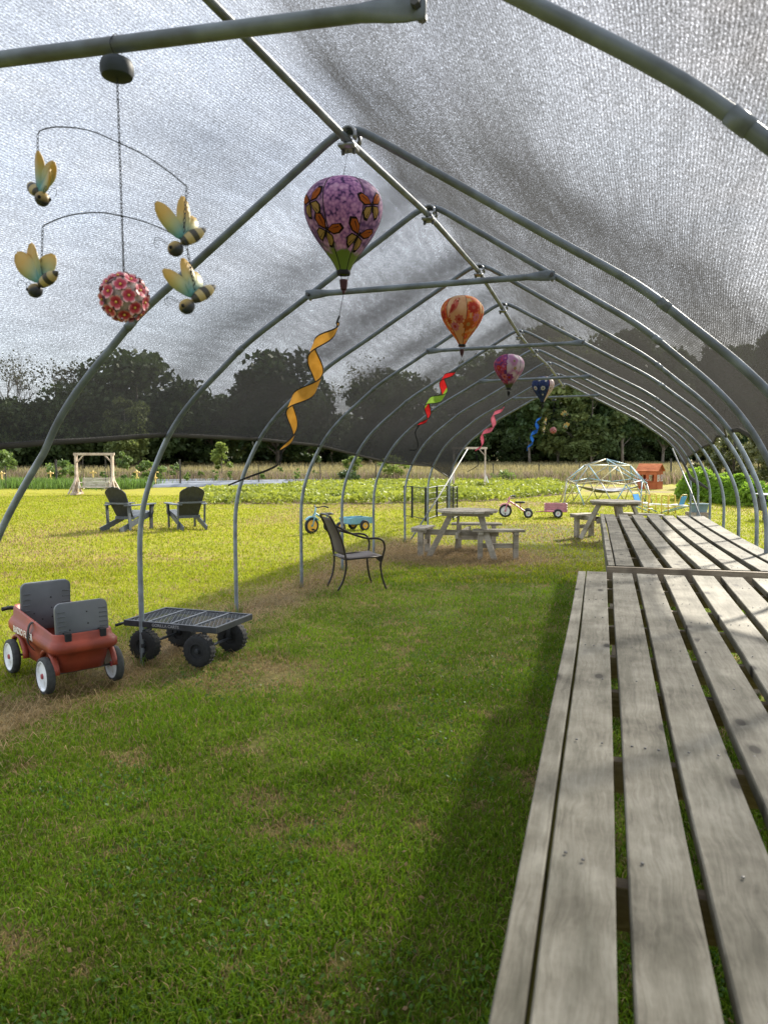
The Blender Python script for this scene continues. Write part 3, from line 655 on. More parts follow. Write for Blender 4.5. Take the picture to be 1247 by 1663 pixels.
def arch_pts(XL, XR, Xa, Za, off=0.0):
    k_ = Za / 3.235; L_ = [((Xa - (Xa - XL) / 2.252 * p.x), p.y * k_) for p in PROFS]; R_ = [((Xa + (XR - Xa) / 2.252 * p.x), p.y * k_) for p in PROFS]
    P = list(reversed(L_)) + R_[1:]
    if off:
        Q = []
        for i, p in enumerate(P):
            a = P[max(0, i - 1)]; b_ = P[min(len(P) - 1, i + 1)]; t_ = Vector((b_[0] - a[0], b_[1] - a[1])).normalized(); Q.append((p[0] - t_.y * off, p[1] + t_.x * off))
        P = Q
    return P
house = empty('hoop_house', (-1.1, 8.0, 0), label='galvanised steel hoop tunnel frame with ridge pipe and cross bars', cat='hoop house'); HO = Vector((-1.1, 8.0, 0))
def rel(p): return Vector(p) - HO
for (Y, XL, XR, Xa, Za) in AR:
    AP = [(a - (.36 * max(0, 1.62 - b_) ** 1.1 if (Y == 3.62 and a < Xa) else 0), b_) for a, b_ in arch_pts(XL, XR, Xa, Za)]   # the second visible arch leans outward at its left foot
    mb = MB(); mb.tube([rel((a, Y, b_)) for a, b_ in AP], .0200, 12); arch = mb.build('arch', 'pipe', house, True)
    for s_ in (-1, 1):   # swaged joint collars half way up each side
        P = arch_pts(XL, XR, Xa, Za); c_ = len(P) // 2 + s_ * 27; a, b_ = P[c_], P[c_ + 1]
        MB().tube([rel((a[0], Y, a[1])), rel((b_[0], Y, b_[1]))], .0232, 12).build('joint_collar', 'pipe', arch, True)
mb = MB(); mb.tube([rel((a[3] + (0 if i > 2 else (-.17, -.24, -.30)[2 - i]), a[0], a[4] - .052 - (0 if i > 2 else .065))) for i, a in enumerate(AR)], .0185, 10); mb.build('ridge_pipe', 'pipe', house, True)
for (Y, XL, XR, Xa, Za) in AR[3:]:
    c = rel((Xa, Y, Za - .03)); mb = MB()
    mb.tube([c + Vector((.035 * math.cos(a) + .012, -.035, .036 * math.sin(a) - .008)) for a in np.linspace(-.6, math.pi + .6, 12)], .009, 6, flat=[(1, 2.2)] * 12)
    mb.tube([c + Vector((.035 * math.cos(a) + .012, .035, .036 * math.sin(a) - .008)) for a in np.linspace(-.6, math.pi + .6, 12)], .009, 6, flat=[(1, 2.2)] * 12)
    mb.box(c + Vector((.0, 0, -.052)), (.075, .10, .014)); cl = mb.build('ridge_clamp', 'clamp', house, True)
    mb = MB()
    for sx in (-.028, .028): mb.lathe([(.0, -.022), (.009, -.022), (.009, .02), (0, .02)], 6, c + Vector((sx, 0, -.06)))
    mb.build('bolt', 'bolt', cl)
for i in (2, 4, 6, 8, 10):
    Y, XL, XR, Xa, Za = AR[i]; zc = {2: 2.69, 4: 2.705, 6: 2.758, 8: 2.69, 10: 2.70}[i]; P = arch_pts(XL, XR, Xa, Za)
    lx = [p for p in P if p[0] < Xa]; rx = [p for p in P if p[0] > Xa]
    a = min(lx, key=lambda p: abs(p[1] - zc))[0]; b_ = min(rx, key=lambda p: abs(p[1] - zc - (-.055 if i == 2 else .03)))[0]
    a += .02; ys = Y - .035; rise = -.055 if i == 2 else .03; b_ = -.42 if i == 2 else b_
    ts = [0, .03, .055, .10, .5, .90, .945, .97, 1]; rs = [.032, .034, .031, .0205, .0205, .0205, .031, .034, .032]; fl = [(.22, 1), (.22, 1), (.35, 1), (1, 1), (1, 1), (1, 1), (.35, 1), (.22, 1), (.22, 1)]
    mb = MB(); mb.tube([rel((a + (b_ - a) * t_, ys, zc + rise * t_)) for t_ in ts], rs, 12, flat=fl); cbar = mb.build('crossbar', 'pipe', house, True)
    for xx, zz in ((a + .02, zc), (b_ - .02, zc + rise)):
        mb = MB(); mb.lathe([(0, -.03), (.012, -.03), (.012, .055), (0, .055)], 6, rel((xx, ys, zz)), 'Y'); mb.build('bolt', 'bolt', cbar)
        mb = MB(); mb.tube([rel((xx, Y + .028 * math.cos(q), zz + .028 * math.sin(q) + (.055 if i == 2 else 0))) for q in np.linspace(0, 2 * math.pi, 13)], .008, 6, False); mb.build('pipe_clamp', 'clamp', cbar, True)
MB().tube([rel((-3.02, 17.42, 1.72)), rel((-3.25, 15.5, .78)), rel((-3.46, 13.75, -.02))], .0145, 10).build('brace', 'pipe_bright', house, True)
MB().tube([rel((1.36, 17.42, 1.72)), rel((1.55, 15.4, .9)), rel((1.70, 13.2, -.02))], .0145, 10).build('brace', 'pipe_bright', house, True)

ARC = [(a[0], -3.34, *a[2:]) if a[0] == 3.62 else a for a in AR]
def lerp_arch(Y):
    for a, b_ in zip(ARC[:-1], ARC[1:]):
        if Y <= b_[0] or b_ is ARC[-1]:
            t_ = (Y - a[0]) / (b_[0] - a[0]); return [a[k] + (b_[k] - a[k]) * t_ for k in range(1, 5)], max(0, min(1, t_))
EL = [(-2.3, 1.45), (1, 1.5), (3.7, 1.66), (5.12, 1.745), (7, 1.75), (8.6, 1.705), (10.1, 1.60), (12, 1.47), (15.5, 1.36), (17.6, 1.06)]
ER = [(-2.3, 1.10), (3.4, 1.12), (4.6, 1.28), (5.6, 1.70), (6.4, 1.79), (7.0, 1.80), (7.8, 1.86), (8.6, 1.79), (9.4, 1.80), (10.1, 1.74), (11.62, 1.70), (13.6, 1.64), (15.5, 1.56), (17.6, 1.38)]  # right edge hangs lower out of view near the camera, to shade the near table
def itp(T, y): return float(np.interp(y, [a for a, _ in T], [b_ for _, b_ in T]))
ys = np.arange(-2.3, 17.66, .11); NU = 74; V = []; UV = []
for Y in ys:
    (XL, XR, Xa, Za), t_ = lerp_arch(Y); P = arch_pts(XL, XR, Xa, Za, .028)
    zl, zr = itp(EL, Y), itp(ER, Y); mid = len(P) // 2
    Lp = [p for p in P[:mid] if p[1] >= zl]; Rp = [p for p in P[mid:] if p[1] >= zr]; Q = Lp + Rp
    # exact edges
    i0 = next(i for i, p in enumerate(P) if p[1] >= zl); a, b_ = P[i0 - 1], P[i0]; k_ = (zl - a[1]) / (b_[1] - a[1]); Q.insert(0, (a[0] + (b_[0] - a[0]) * k_, zl))
    i1 = max(i for i, p in enumerate(P) if p[1] >= zr); a, b_ = P[i1], P[i1 + 1]; k_ = (zr - a[1]) / (b_[1] - a[1]); Q.append((a[0] + (b_[0] - a[0]) * k_, zr))
    Q = np.array(Q); S = np.r_[0, np.cumsum(np.hypot(*np.diff(Q, axis=0).T))]
    peak = np.interp(mid, [0, 1], [0, 1]); sag = .038 * math.sin(math.pi * t_) ** 2
    for j in range(NU):
        s_ = S[-1] * j / (NU - 1); xx = np.interp(s_, S, Q[:, 0]); zz = np.interp(s_, S, Q[:, 1])
        tx = np.interp(s_ + .02, S, Q[:, 0]) - np.interp(s_ - .02, S, Q[:, 0]); tz = np.interp(s_ + .02, S, Q[:, 1]) - np.interp(s_ - .02, S, Q[:, 1]); L_ = math.hypot(tx, tz) + 1e-9
        e_ = sag * (1 - abs(2 * j / (NU - 1) - 1) ** 6) + .012 * (vnoise(np.array([xx * 3.0]), np.array([Y + zz]), .5)[0] - .5)
        V.append((xx + tz / L_ * e_, Y, zz - tx / L_ * e_)); UV.append((s_, Y))
V = np.array(V); nY = len(ys); o_ = (np.arange(nY - 1)[:, None] * NU + np.arange(NU - 1)[None]).ravel()
cme = mesh_np('shade_cloth', V, [np.stack([o_, o_ + 1, o_ + 1 + NU, o_ + NU], 1)])
uvl = cme.uv_layers.new(name='UVMap'); vi = np.empty(len(cme.loops), np.int32); cme.loops.foreach_get('vertex_index', vi); uvl.data.foreach_set('uv', np.array(UV, np.float32)[vi].ravel())
cm, n, l, b = _nt('knitted_shade_cloth')
uv = n.new('ShaderNodeUVMap'); uv.uv_map = 'UVMap'
m1 = n.new('ShaderNodeMapping'); m1.inputs['Scale'].default_value = (330, 115, 1); l.new(uv.outputs[0], m1.inputs[0])
k1 = n.new('ShaderNodeTexNoise'); k1.noise_dimensions = '2D'; k1.inputs['Scale'].default_value = 1; k1.inputs['Detail'].default_value = 2; k1.inputs['Roughness'].default_value = .7; l.new(m1.outputs[0], k1.inputs['Vector'])
m4 = n.new('ShaderNodeMapping'); m4.inputs['Scale'].default_value = (150, 48, 1); l.new(uv.outputs[0], m4.inputs[0])
k4 = n.new('ShaderNodeTexNoise'); k4.noise_dimensions = '2D'; k4.inputs['Scale'].default_value = 1; k4.inputs['Detail'].default_value = 1; l.new(m4.outputs[0], k4.inputs['Vector'])
m2 = n.new('ShaderNodeMapping'); m2.inputs['Scale'].default_value = (2.6, .55, 1); l.new(uv.outputs[0], m2.inputs[0])
k2 = n.new('ShaderNodeTexNoise'); k2.noise_dimensions = '2D'; k2.inputs['Scale'].default_value = 1; k2.inputs['Detail'].default_value = 5; l.new(m2.outputs[0], k2.inputs['Vector'])
m3 = n.new('ShaderNodeMapping'); m3.inputs['Scale'].default_value = (24, 4.5, 1); l.new(uv.outputs[0], m3.inputs[0])
k3 = n.new('ShaderNodeTexNoise'); k3.noise_dimensions = '2D'; k3.inputs['Scale'].default_value = 1; k3.inputs['Detail'].default_value = 4; l.new(m3.outputs[0], k3.inputs['Vector'])
su = n.new('ShaderNodeSeparateXYZ'); l.new(uv.outputs[0], su.inputs[0])
sn = n.new('ShaderNodeMath'); sn.operation = 'MULTIPLY'; l.new(su.outputs['X'], sn.inputs[0]); sn.inputs[1].default_value = 2 * math.pi / .0105
sc_ = n.new('ShaderNodeMath'); sc_.operation = 'SINE'; l.new(sn.outputs[0], sc_.inputs[0])
def madd(a, k_, c):
    q = n.new('ShaderNodeMath'); q.operation = 'MULTIPLY_ADD'; l.new(a, q.inputs[0]); q.inputs[1].default_value = k_
    if isinstance(c, float): q.inputs[2].default_value = c
    else: l.new(c, q.inputs[2])
    return q.outputs[0]
# threads have thickness, so the cloth covers more of what lies behind it at a slant: coverage grows with 1 / cos
ge = n.new('ShaderNodeNewGeometry'); dt = n.new('ShaderNodeVectorMath'); dt.operation = 'DOT_PRODUCT'; l.new(ge.outputs['Incoming'], dt.inputs[0]); l.new(ge.outputs['Normal'], dt.inputs[1])
ab = n.new('ShaderNodeMath'); ab.operation = 'ABSOLUTE'; l.new(dt.outputs['Value'], ab.inputs[0]); mxx = n.new('ShaderNodeMath'); mxx.operation = 'MAXIMUM'; l.new(ab.outputs[0], mxx.inputs[0]); mxx.inputs[1].default_value = .2
iv = n.new('ShaderNodeMath'); iv.operation = 'DIVIDE'; iv.inputs[0].default_value = 1.0; l.new(mxx.outputs[0], iv.inputs[1])
tv = madd(k1.outputs[0], -3.2, 1.0 + 1.6 + .30 + .22 + .5)
tv = madd(k4.outputs[0], -1.0, tv)
tv = madd(k2.outputs[0], -.6, tv); tv = madd(k3.outputs[0], -.44, tv); tv = madd(sc_.outputs[0], -.20, tv)
gc_ = n.new('ShaderNodeClamp'); l.new(tv, gc_.inputs[0]); gc_.inputs['Min'].default_value = .06; gc_.inputs['Max'].default_value = 3.0
od = n.new('ShaderNodeMath'); od.operation = 'MULTIPLY'; l.new(gc_.outputs[0], od.inputs[0]); pw = n.new('ShaderNodeMath'); pw.operation = 'POWER'; l.new(iv.outputs[0], pw.inputs[0]); pw.inputs[1].default_value = 1.05; l.new(pw.outputs[0], od.inputs[1])
ex = n.new('ShaderNodeMath'); ex.operation = 'MULTIPLY'; l.new(od.outputs[0], ex.inputs[0]); ex.inputs[1].default_value = -.62
cl_ = n.new('ShaderNodeMath'); cl_.operation = 'EXPONENT'; l.new(ex.outputs[0], cl_.inputs[0])
df = n.new('ShaderNodeBsdfDiffuse'); df.inputs[0].default_value = (.007, .007, .007, 1)
tl = n.new('ShaderNodeBsdfTranslucent'); tl.inputs[0].default_value = (.022, .021, .019, 1)
gl = n.new('ShaderNodeAddShader'); l.new(df.outputs[0], gl.inputs[0]); l.new(tl.outputs[0], gl.inputs[1])
tp = n.new('ShaderNodeBsdfTransparent')
ms = n.new('ShaderNodeMixShader'); l.new(cl_.outputs[0], ms.inputs[0]); l.new(gl.outputs[0], ms.inputs[1]); l.new(tp.outputs[0], ms.inputs[2]); l.new(ms.outputs[0], n['Material Output'].inputs[0])
cloth = link('shade_cloth', cme, cm, smooth=True); tag(cloth, 'grey knitted see-through shade cloth stretched over the hoop frame', 'shade cloth')
M['hem'] = mat('cloth_hem', (.05, .047, .042), .9)
for j in (0, NU - 1):
    mb = MB(); idx = [i * NU + j for i in range(nY)]; mb.tube([V[i] for i in idx], .011, 6, flat=[(1, 1.8)] * nY); mb.build('hem', 'hem', cloth, True)
mb = MB(); mb.tube(list(V[(nY - 1) * NU:nY * NU]), .012, 6); mb.build('end_cord', 'hem', cloth, True)
# loose corner of the cloth hanging at the far right
pts = catmull([(1.48, 17.3, 1.55), (1.60, 16.9, 1.30), (1.66, 16.6, 1.12), (1.80, 16.3, 1.02), (1.93, 16.1, .93)], 5); mb = MB(); rings = []
mb.tube(pts, [.014 + .022 * math.sin(math.pi * i / (len(pts) - 1)) for i in range(len(pts))], 8, flat=[(.5, 1.3)] * len(pts)); mb.build('loose_flap', 'hem', cloth, True)

# ---------------------------------------------------------------- slatted tables
def board_mesh(x0a, x1a, x0b, x1b, ya, yb, z0, z1, bow=0.0, cup=0.0, seg=14):
    """a plank from ya to yb; its left and right edge wander a little, its face cups and dips"""
    mb = MB(); rings = []; ph = random.random() * 6
    for i in range(seg + 1):
        t_ = i / seg; Y = ya + (yb - ya) * t_; bo = bow * 4 * t_ * (1 - t_); w0 = .0022 * math.sin(ph + t_ * 9) ; w1 = .0022 * math.sin(ph * 2 + t_ * 7)
        xl = x0a + (x0b - x0a) * t_ + bo + w0; xr = x1a + (x1b - x1a) * t_ + bo + w1; dz = .003 * math.sin(ph + 5 * t_); c = .0035
        rings.append([(xl, Y, z0 + dz), (xr, Y, z0 + dz), (xr, Y, z1 + dz - c), (xr - c, Y, z1 + dz), ((xl + xr) / 2, Y, z1 + dz - cup), (xl + c, Y, z1 + dz), (xl, Y, z1 + dz - c)])
    mb.rings(rings); return mb
def slat_table(name, loc, label, boards, ya, yb, top, joists, legs, xr):
    T = empty(name, (loc[0], loc[1], 0), label=label, cat='table', group='slatted wooden tables'); ox, oy = loc
    for k_, (a0, a1, b0, b1, kind, bow) in enumerate(boards):
        y1 = yb + random.uniform(-.012, .012)
        th = .038 if kind == 'board' else .135
        bd = board_mesh(a0 - ox, a1 - ox, b0 - ox, b1 - ox, ya - oy, y1 - oy, top - th, top + random.uniform(-.002, .002), bow, .0012).build('board' if kind == 'board' else 'edge_rail', 'deck', T, 'auto')
        if kind == 'board':
            mb = MB()
            for jy in joists:
                t_ = (jy - ya) / (yb - ya)
                for u in (.22, .5, .78):
                    if random.random() < .62:
                        xl = a0 + (b0 - a0) * t_; xr_ = a1 + (b1 - a1) * t_; xx = xl + (xr_ - xl) * u + bow * 4 * t_ * (1 - t_); mb.lathe([(0, .0046), (.0035, .0043), (.0039, .0015)], 7, (xx - ox, jy - oy + random.uniform(-.012, .012), top))
            if mb.v: tag(mb.build('nail_heads', 'bolt', bd), kind='stuff')
    for jy in joists:
        MB().box(((boards[0][1] + xr) / 2 - ox + .0, jy - oy, top - .0405 - .0475), (xr - boards[0][1] - .006, .038, .095)).build('joist', 'joist', T, bevel=.002)
    for (lx, ly) in legs:
        MB().box((lx - ox, ly - oy, (top - .145) / 2 - .01), (.088, .088, top - .145)).build('leg', 'post', T, bevel=.003)
    return T
E1 = [(-.152, -.098), (-.092, .036), (.063, .189), (.211, .352), (.372, .512), (.548, .69), (.725, .868), (.91, 1.05)]
F1 = [(-.172, -.120), (-.113, .025), (.062, .200), (.232, .371), (.411, .548), (.602, .745), (.789, .931), (.988, 1.13)]
B1 = [(*a, *b_, 'rail' if i == 0 else 'board', (0, .004, .0, -.004, .006, .003, -.004, 0)[i]) for i, (a, b_) in enumerate(zip(E1, F1))] + [(1.062, 1.10, 1.14, 1.18, 'rail', 0)]
slat_table('slatted_table', (.45, 3.3), 'nearest long slatted wooden table in the right foreground', B1, .88, 5.74, .75, (.98, 1.62, 2.30, 2.98, 3.50, 4.12, 4.62, 5.28, 5.66), [(x_, y_) for y_ in (1.05, 3.35, 5.6) for x_ in (-.05, 1.0)], 1.09)
E2 = [(.035, .080), (.086, .214), (.286, .420), (.480, .616), (.672, .806), (.866, .998), (1.062, 1.20), (1.245, 1.385)]
F2 = [(-.053, -.008), (-.002, .129), (.182, .306), (.357, .498), (.554, .698), (.744, .884), (.927, 1.065), (1.100, 1.265)]
B2 = [(*a, *b_, 'rail' if i == 0 else 'board', (0, .01, -.012, -.016, -.02, -.022, -.024, -.03)[i]) for i, (a, b_) in enumerate(zip(E2, F2))]
T2 = slat_table('slatted_table', (.65, 8.4), 'farther slatted wooden table, brightly lit, behind the nearest table', B2, 5.87, 10.95, .785, (5.97, 6.65, 7.3, 7.95, 8.6, 9.25, 9.9, 10.5, 10.85), [(x_, y_) for y_ in (6.05, 8.4, 10.75) for x_ in (.12, 1.2)], 1.24)
MB().box((.71 - .65, 5.845 - 8.4, .785 - .055), (1.37, .036, .10)).build('end_rail', 'joist', T2, bevel=.003)

# ---------------------------------------------------------------- bee mobiles
def grad_mat(name, a, b_, z0, z1, axis='Z', mid=None):
    m, n, l, b = _nt(name); t = n.new('ShaderNodeTexCoord'); s_ = n.new('ShaderNodeSeparateXYZ'); l.new(t.outputs['Object'], s_.inputs[0])
    mr = n.new('ShaderNodeMapRange'); mr.inputs['From Min'].default_value = z0; mr.inputs['From Max'].default_value = z1; l.new(s_.outputs[axis], mr.inputs[0])
    r_ = ramp(n, [(0, a), (.5, mid), (1, b_)] if mid else [(0, a), (1, b_)]); l.new(mr.outputs[0], r_.inputs[0]); l.new(r_.outputs[0], b.inputs['Base Color']); b.inputs['Roughness'].default_value = .45
    return m
M['beehead'] = grad_mat('bee_head_paint', (.02, .025, .035), (.42, .29, .08), -.006, .010)
m, n, l, b = _nt('bee_stripes'); t = n.new('ShaderNodeTexCoord'); wv_ = n.new('ShaderNodeTexWave'); wv_.bands_direction = 'X'; wv_.inputs['Scale'].default_value = 11; wv_.inputs['Distortion'].default_value = .6
l.new(t.outputs['Object'], wv_.inputs['Vector']); r_ = ramp(n, [(.38, (.05, .045, .035)), (.55, (.46, .36, .17))]); l.new(wv_.outputs[0], r_.inputs[0]); l.new(r_.outputs[0], b.inputs['Base Color']); b.inputs['Roughness'].default_value = .45; M['beebody'] = m
M['wing'] = grad_mat('bee_wing_paint', (.12, .33, .36), (.58, .36, .08), .012, .07, mid=(.42, .42, .20))
M['petal'] = grad_mat('pink_petal', (.46, .02, .06), (.75, .40, .45), .008, .021, 'X'); M['petal'] = None
m, n, l, b = _nt('pink_flower'); t = n.new('ShaderNodeTexCoord'); gr = n.new('ShaderNodeVectorMath'); gr.operation = 'LENGTH'; l.new(t.outputs['Object'], gr.inputs[0])
mr = n.new('ShaderNodeMapRange'); mr.inputs['From Max'].default_value = .024; l.new(gr.outputs['Value'], mr.inputs[0]); r_ = ramp(n, [(.25, (.30, .008, .03)), (.62, (.52, .05, .10)), (.9, (.78, .52, .54))]); l.new(mr.outputs[0], r_.inputs[0]); l.new(r_.outputs[0], b.inputs['Base Color']); b.inputs['Roughness'].default_value = .5; M['petal'] = m
M['stamen'] = mat('yellow_stamen', (.62, .42, .08), .5)
M['ballcore'] = mat('pale_ball_core', (.42, .36, .36), .6)
def ellip(mb, c, rx, ry, rz, n=16, k_=10):
    V = []
    for i in range(k_ + 1):
        a = math.pi * i / k_
        for j in range(n): V.append((c[0] + rx * math.sin(a) * math.cos(2 * math.pi * j / n), c[1] + ry * math.sin(a) * math.sin(2 * math.pi * j / n), c[2] + rz * math.cos(a)))
    return mb.add(V, [(i * n + j, i * n + (j + 1) % n, (i + 1) * n + (j + 1) % n, (i + 1) * n + j) for i in range(k_) for j in range(n)])
def wing_mesh(L, W):
    mb = MB(); out = []
    for i in range(9):
        t_ = i / 8; w_ = W * (.16 + .95 * math.sin(math.pi * min(1, t_ * .92 + .02)) ** .8) * (1 if t_ < .95 else .55); out.append((t_, w_))
    rings = []
    for t_, w_ in out:
        zz = L * t_; bend = .006 * math.sin(math.pi * t_)
        rings.append([(-w_ / 2, bend - .0012, zz), (0, bend - .004, zz), (w_ / 2, bend - .0012, zz), (w_ / 2, bend + .0012, zz), (0, bend - .0016, zz), (-w_ / 2, bend + .0012, zz)])
    mb.rings(rings); return mb
def make_bee(parent, c, rz, tilt, wings):
    B = empty('bee', c); B.parent = parent; B.scale = (1.22, 1.22, 1.22); B.rotation_euler = (0, tilt, rz)
    ellip(MB(), (.026, 0, -.004), .019, .0175, .0175).build('head', 'beehead', B, True)
    ab = MB(); ab.lathe([(0.0005, -.062), (.006, -.056), (.0125, -.042), (.0155, -.026), (.013, -.008), (.009, .004), (.0005, .01)], 16, (0, 0, 0), 'X'); ab.build('body', 'beebody', B, True)
    ey = MB(); ellip(ey, (.036, -.013, .002), .0045, .0045, .0045, 8, 6); ellip(ey, (.036, .013, .002), .0045, .0045, .0045, 8, 6); ey.build('eyes', 'black', B, True)
    an = MB()
    for s_ in (-.006, .006): an.tube(catmull([(.036, s_, .012), (.043, s_ * 1.6, .030), (.055, s_ * 2, .036), (.061, s_ * 2.2, .026), (.057, s_ * 2.2, .018)], 4), .0007, 4)
    an.build('antennae', 'mobwire', B, True)
    for (ang, yaw_, L, W) in wings:
        w_ = wing_mesh(L, W).build('wing', 'wing', B, True); w_.location = (0, 0, .006); w_.rotation_euler = (0, R(ang), R(yaw_))
    return B
def chain(mb, p, q, r=.0011, link_=.016):
    p, q = Vector(p), Vector(q); L = (q - p).length; d_ = (q - p).normalized(); N = max(1, int(L / (link_ * .72)))
    for i in range(N):
        c = p.lerp(q, (i + .5) / N); sd = Vector((1, 0, 0)) if i % 2 else Vector((0, 1, 0))
        mb.tube([c + d_ * (link_ / 2 * math.sin(a)) + sd * (link_ * .22 * math.cos(a)) for a in np.linspace(0, 2 * math.pi, 9)], r, 4, False)
_fl = MB()
for i in range(5):
    a = 2 * math.pi * i / 5; out = [(.004, 0)] ; pr = [(.003, -.0025), (.010, -.0085), (.018, -.0082), (.0225, -.003), (.0205, 0), (.0225, .003), (.018, .0082), (.010, .0085), (.003, .0025)]
    V_ = [(x_ * math.cos(a) - y_ * math.sin(a), x_ * math.sin(a) + y_ * math.cos(a), .0 + .006 * (x_ / .022) ** 2 - .004) for x_, y_ in pr]; _fl.add(V_, [tuple(range(len(pr)))])
    V2 = [(x, y, z - .002) for x, y, z in V_]; _fl.add(V2, [tuple(reversed(range(len(pr))))])
_st = MB(); ellip(_st, (0, 0, .0), .0042, .0042, .003, 8, 5)
def make_mobile(loc, rz, label):
    T = empty('bee_mobile', loc, rz, label, 'mobile', 'bee mobiles hung from the tunnel')
    MB().lathe([(.0, .022), (.034, .022), (.043, .016), (.047, .004), (.047, -.014), (.043, -.026), (.036, -.030), (.0, -.030)], 28).build('cap', 'mobcap', T, 'auto')
    hk = MB(); hk.tube(catmull([(0, 0, .02), (0, -.010, .030), (0, -.0275, .047), (0, -.0275, .064), (0, 0, .0915), (0, .0275, .064), (0, .026, .050)], 4), .0014, 5); hk.build('hook', 'mobwire', T, True)
    mb = MB(); chain(mb, (0, 0, -.03), (.006, 0, -.58)); mb.tube([(.001, .001, -.03), (.004, .002, -.3), (.006, 0, -.58)], .0009, 4); mb.build('chain', 'mobwire', T, True)
    cz = 2.71
    a1 = catmull([(-.277, 0, 2.554 - cz), (-.262, 0, 2.566 - cz), (-.20, 0, 2.568 - cz), (-.10, 0, 2.547 - cz), (-.004, 0, 2.503 - cz), (.08, 0, 2.460 - cz), (.16, 0, 2.405 - cz), (.217, 0, 2.358 - cz)], 6)
    a2 = catmull([(-.278, .01, 2.288 - cz), (-.262, .01, 2.297 - cz), (-.18, .005, 2.313 - cz), (-.08, 0, 2.312 - cz), (-.008, 0, 2.298 - cz), (.08, .0, 2.272 - cz), (.16, .0, 2.236 - cz), (.216, -.01, 2.206 - cz)], 6)
    for a in (a1, a2): MB().tube(a, .0019, 6).build('arm', 'mobwire', T, True)
    BE = [((-.281, 0, 2.417 - cz - .032), R(-25), R(34), ((-42, -30, .075, .034), (-20, 20, .09, .030), (14, 30, .085, .034), (40, -10, .088, .040)), (a1[0])),
          ((.205, 0, 2.252 - cz - .045), R(215), R(34), ((-38, 20, .108, .030), (2, -12, .098, .034), (-62, 20, .07, .034)), (a1[-1])),
          ((-.28, 0, 2.163 - cz - .045), R(172), R(24), ((20, 12, .105, .044), (-8, -12, .10, .044), (-48, 15, .075, .046)), (a2[0])),
          ((.236, 0, 2.087 - cz - .042), R(222), R(36), ((-24, 18, .092, .030), (14, -12, .088, .030), (-46, 20, .065, .034)), (a2[-1]))]
    for c, rz_, tl_, wg, anchor in BE:
        make_bee(T, c, rz_, tl_, wg); mb = MB(); chain(mb, anchor, (c[0], c[1], c[2] + .028)); mb.build('bee_chain', 'mobwire', T, True)
    ball = ellip(MB(), (0, 0, 0), .060, .060, .060, 20, 14).build('flower_ball', 'ballcore', T, True); ball.location = (.006, 0, -.647)
    fm = sm = None
    N = 34
    for i in range(N):
        z_ = 1 - 2 * (i + .5) / N; a = i * 2.39996; r_ = math.sqrt(1 - z_ * z_); d_ = Vector((r_ * math.cos(a), r_ * math.sin(a), z_))
        if fm is None: f_ = _fl.build('flower', 'petal', ball); fm = f_.data; s_ = _st.build('stamen', 'stamen', ball, True); sm = s_.data
        else: f_ = link('flower', fm, None, ball); s_ = link('stamen', sm, None, ball)
        q = d_.to_track_quat('Z', 'Y').to_matrix().to_4x4() @ Matrix.Rotation(random.random() * 6, 4, 'Z')
        f_.matrix_local = Matrix.Translation(d_ * .068) @ q; s_.matrix_local = Matrix.Translation(d_ * .0665) @ q
    return T
mob = make_mobile((-1.371, 2.0, 2.652), 0, 'bee and flower ball mobile hanging from the nearest cross bar')
mob.location = (-1.244, 1.815, 2.606); mob.scale = (.91, .91, .91)
mob2 = copy_tree(mob); mob2.location = (-.99, 15.465, 2.658); mob2.rotation_euler = (0, 0, R(-150)); mob2['label'] = 'small distant bee mobile with pink ball at the far tunnel end'

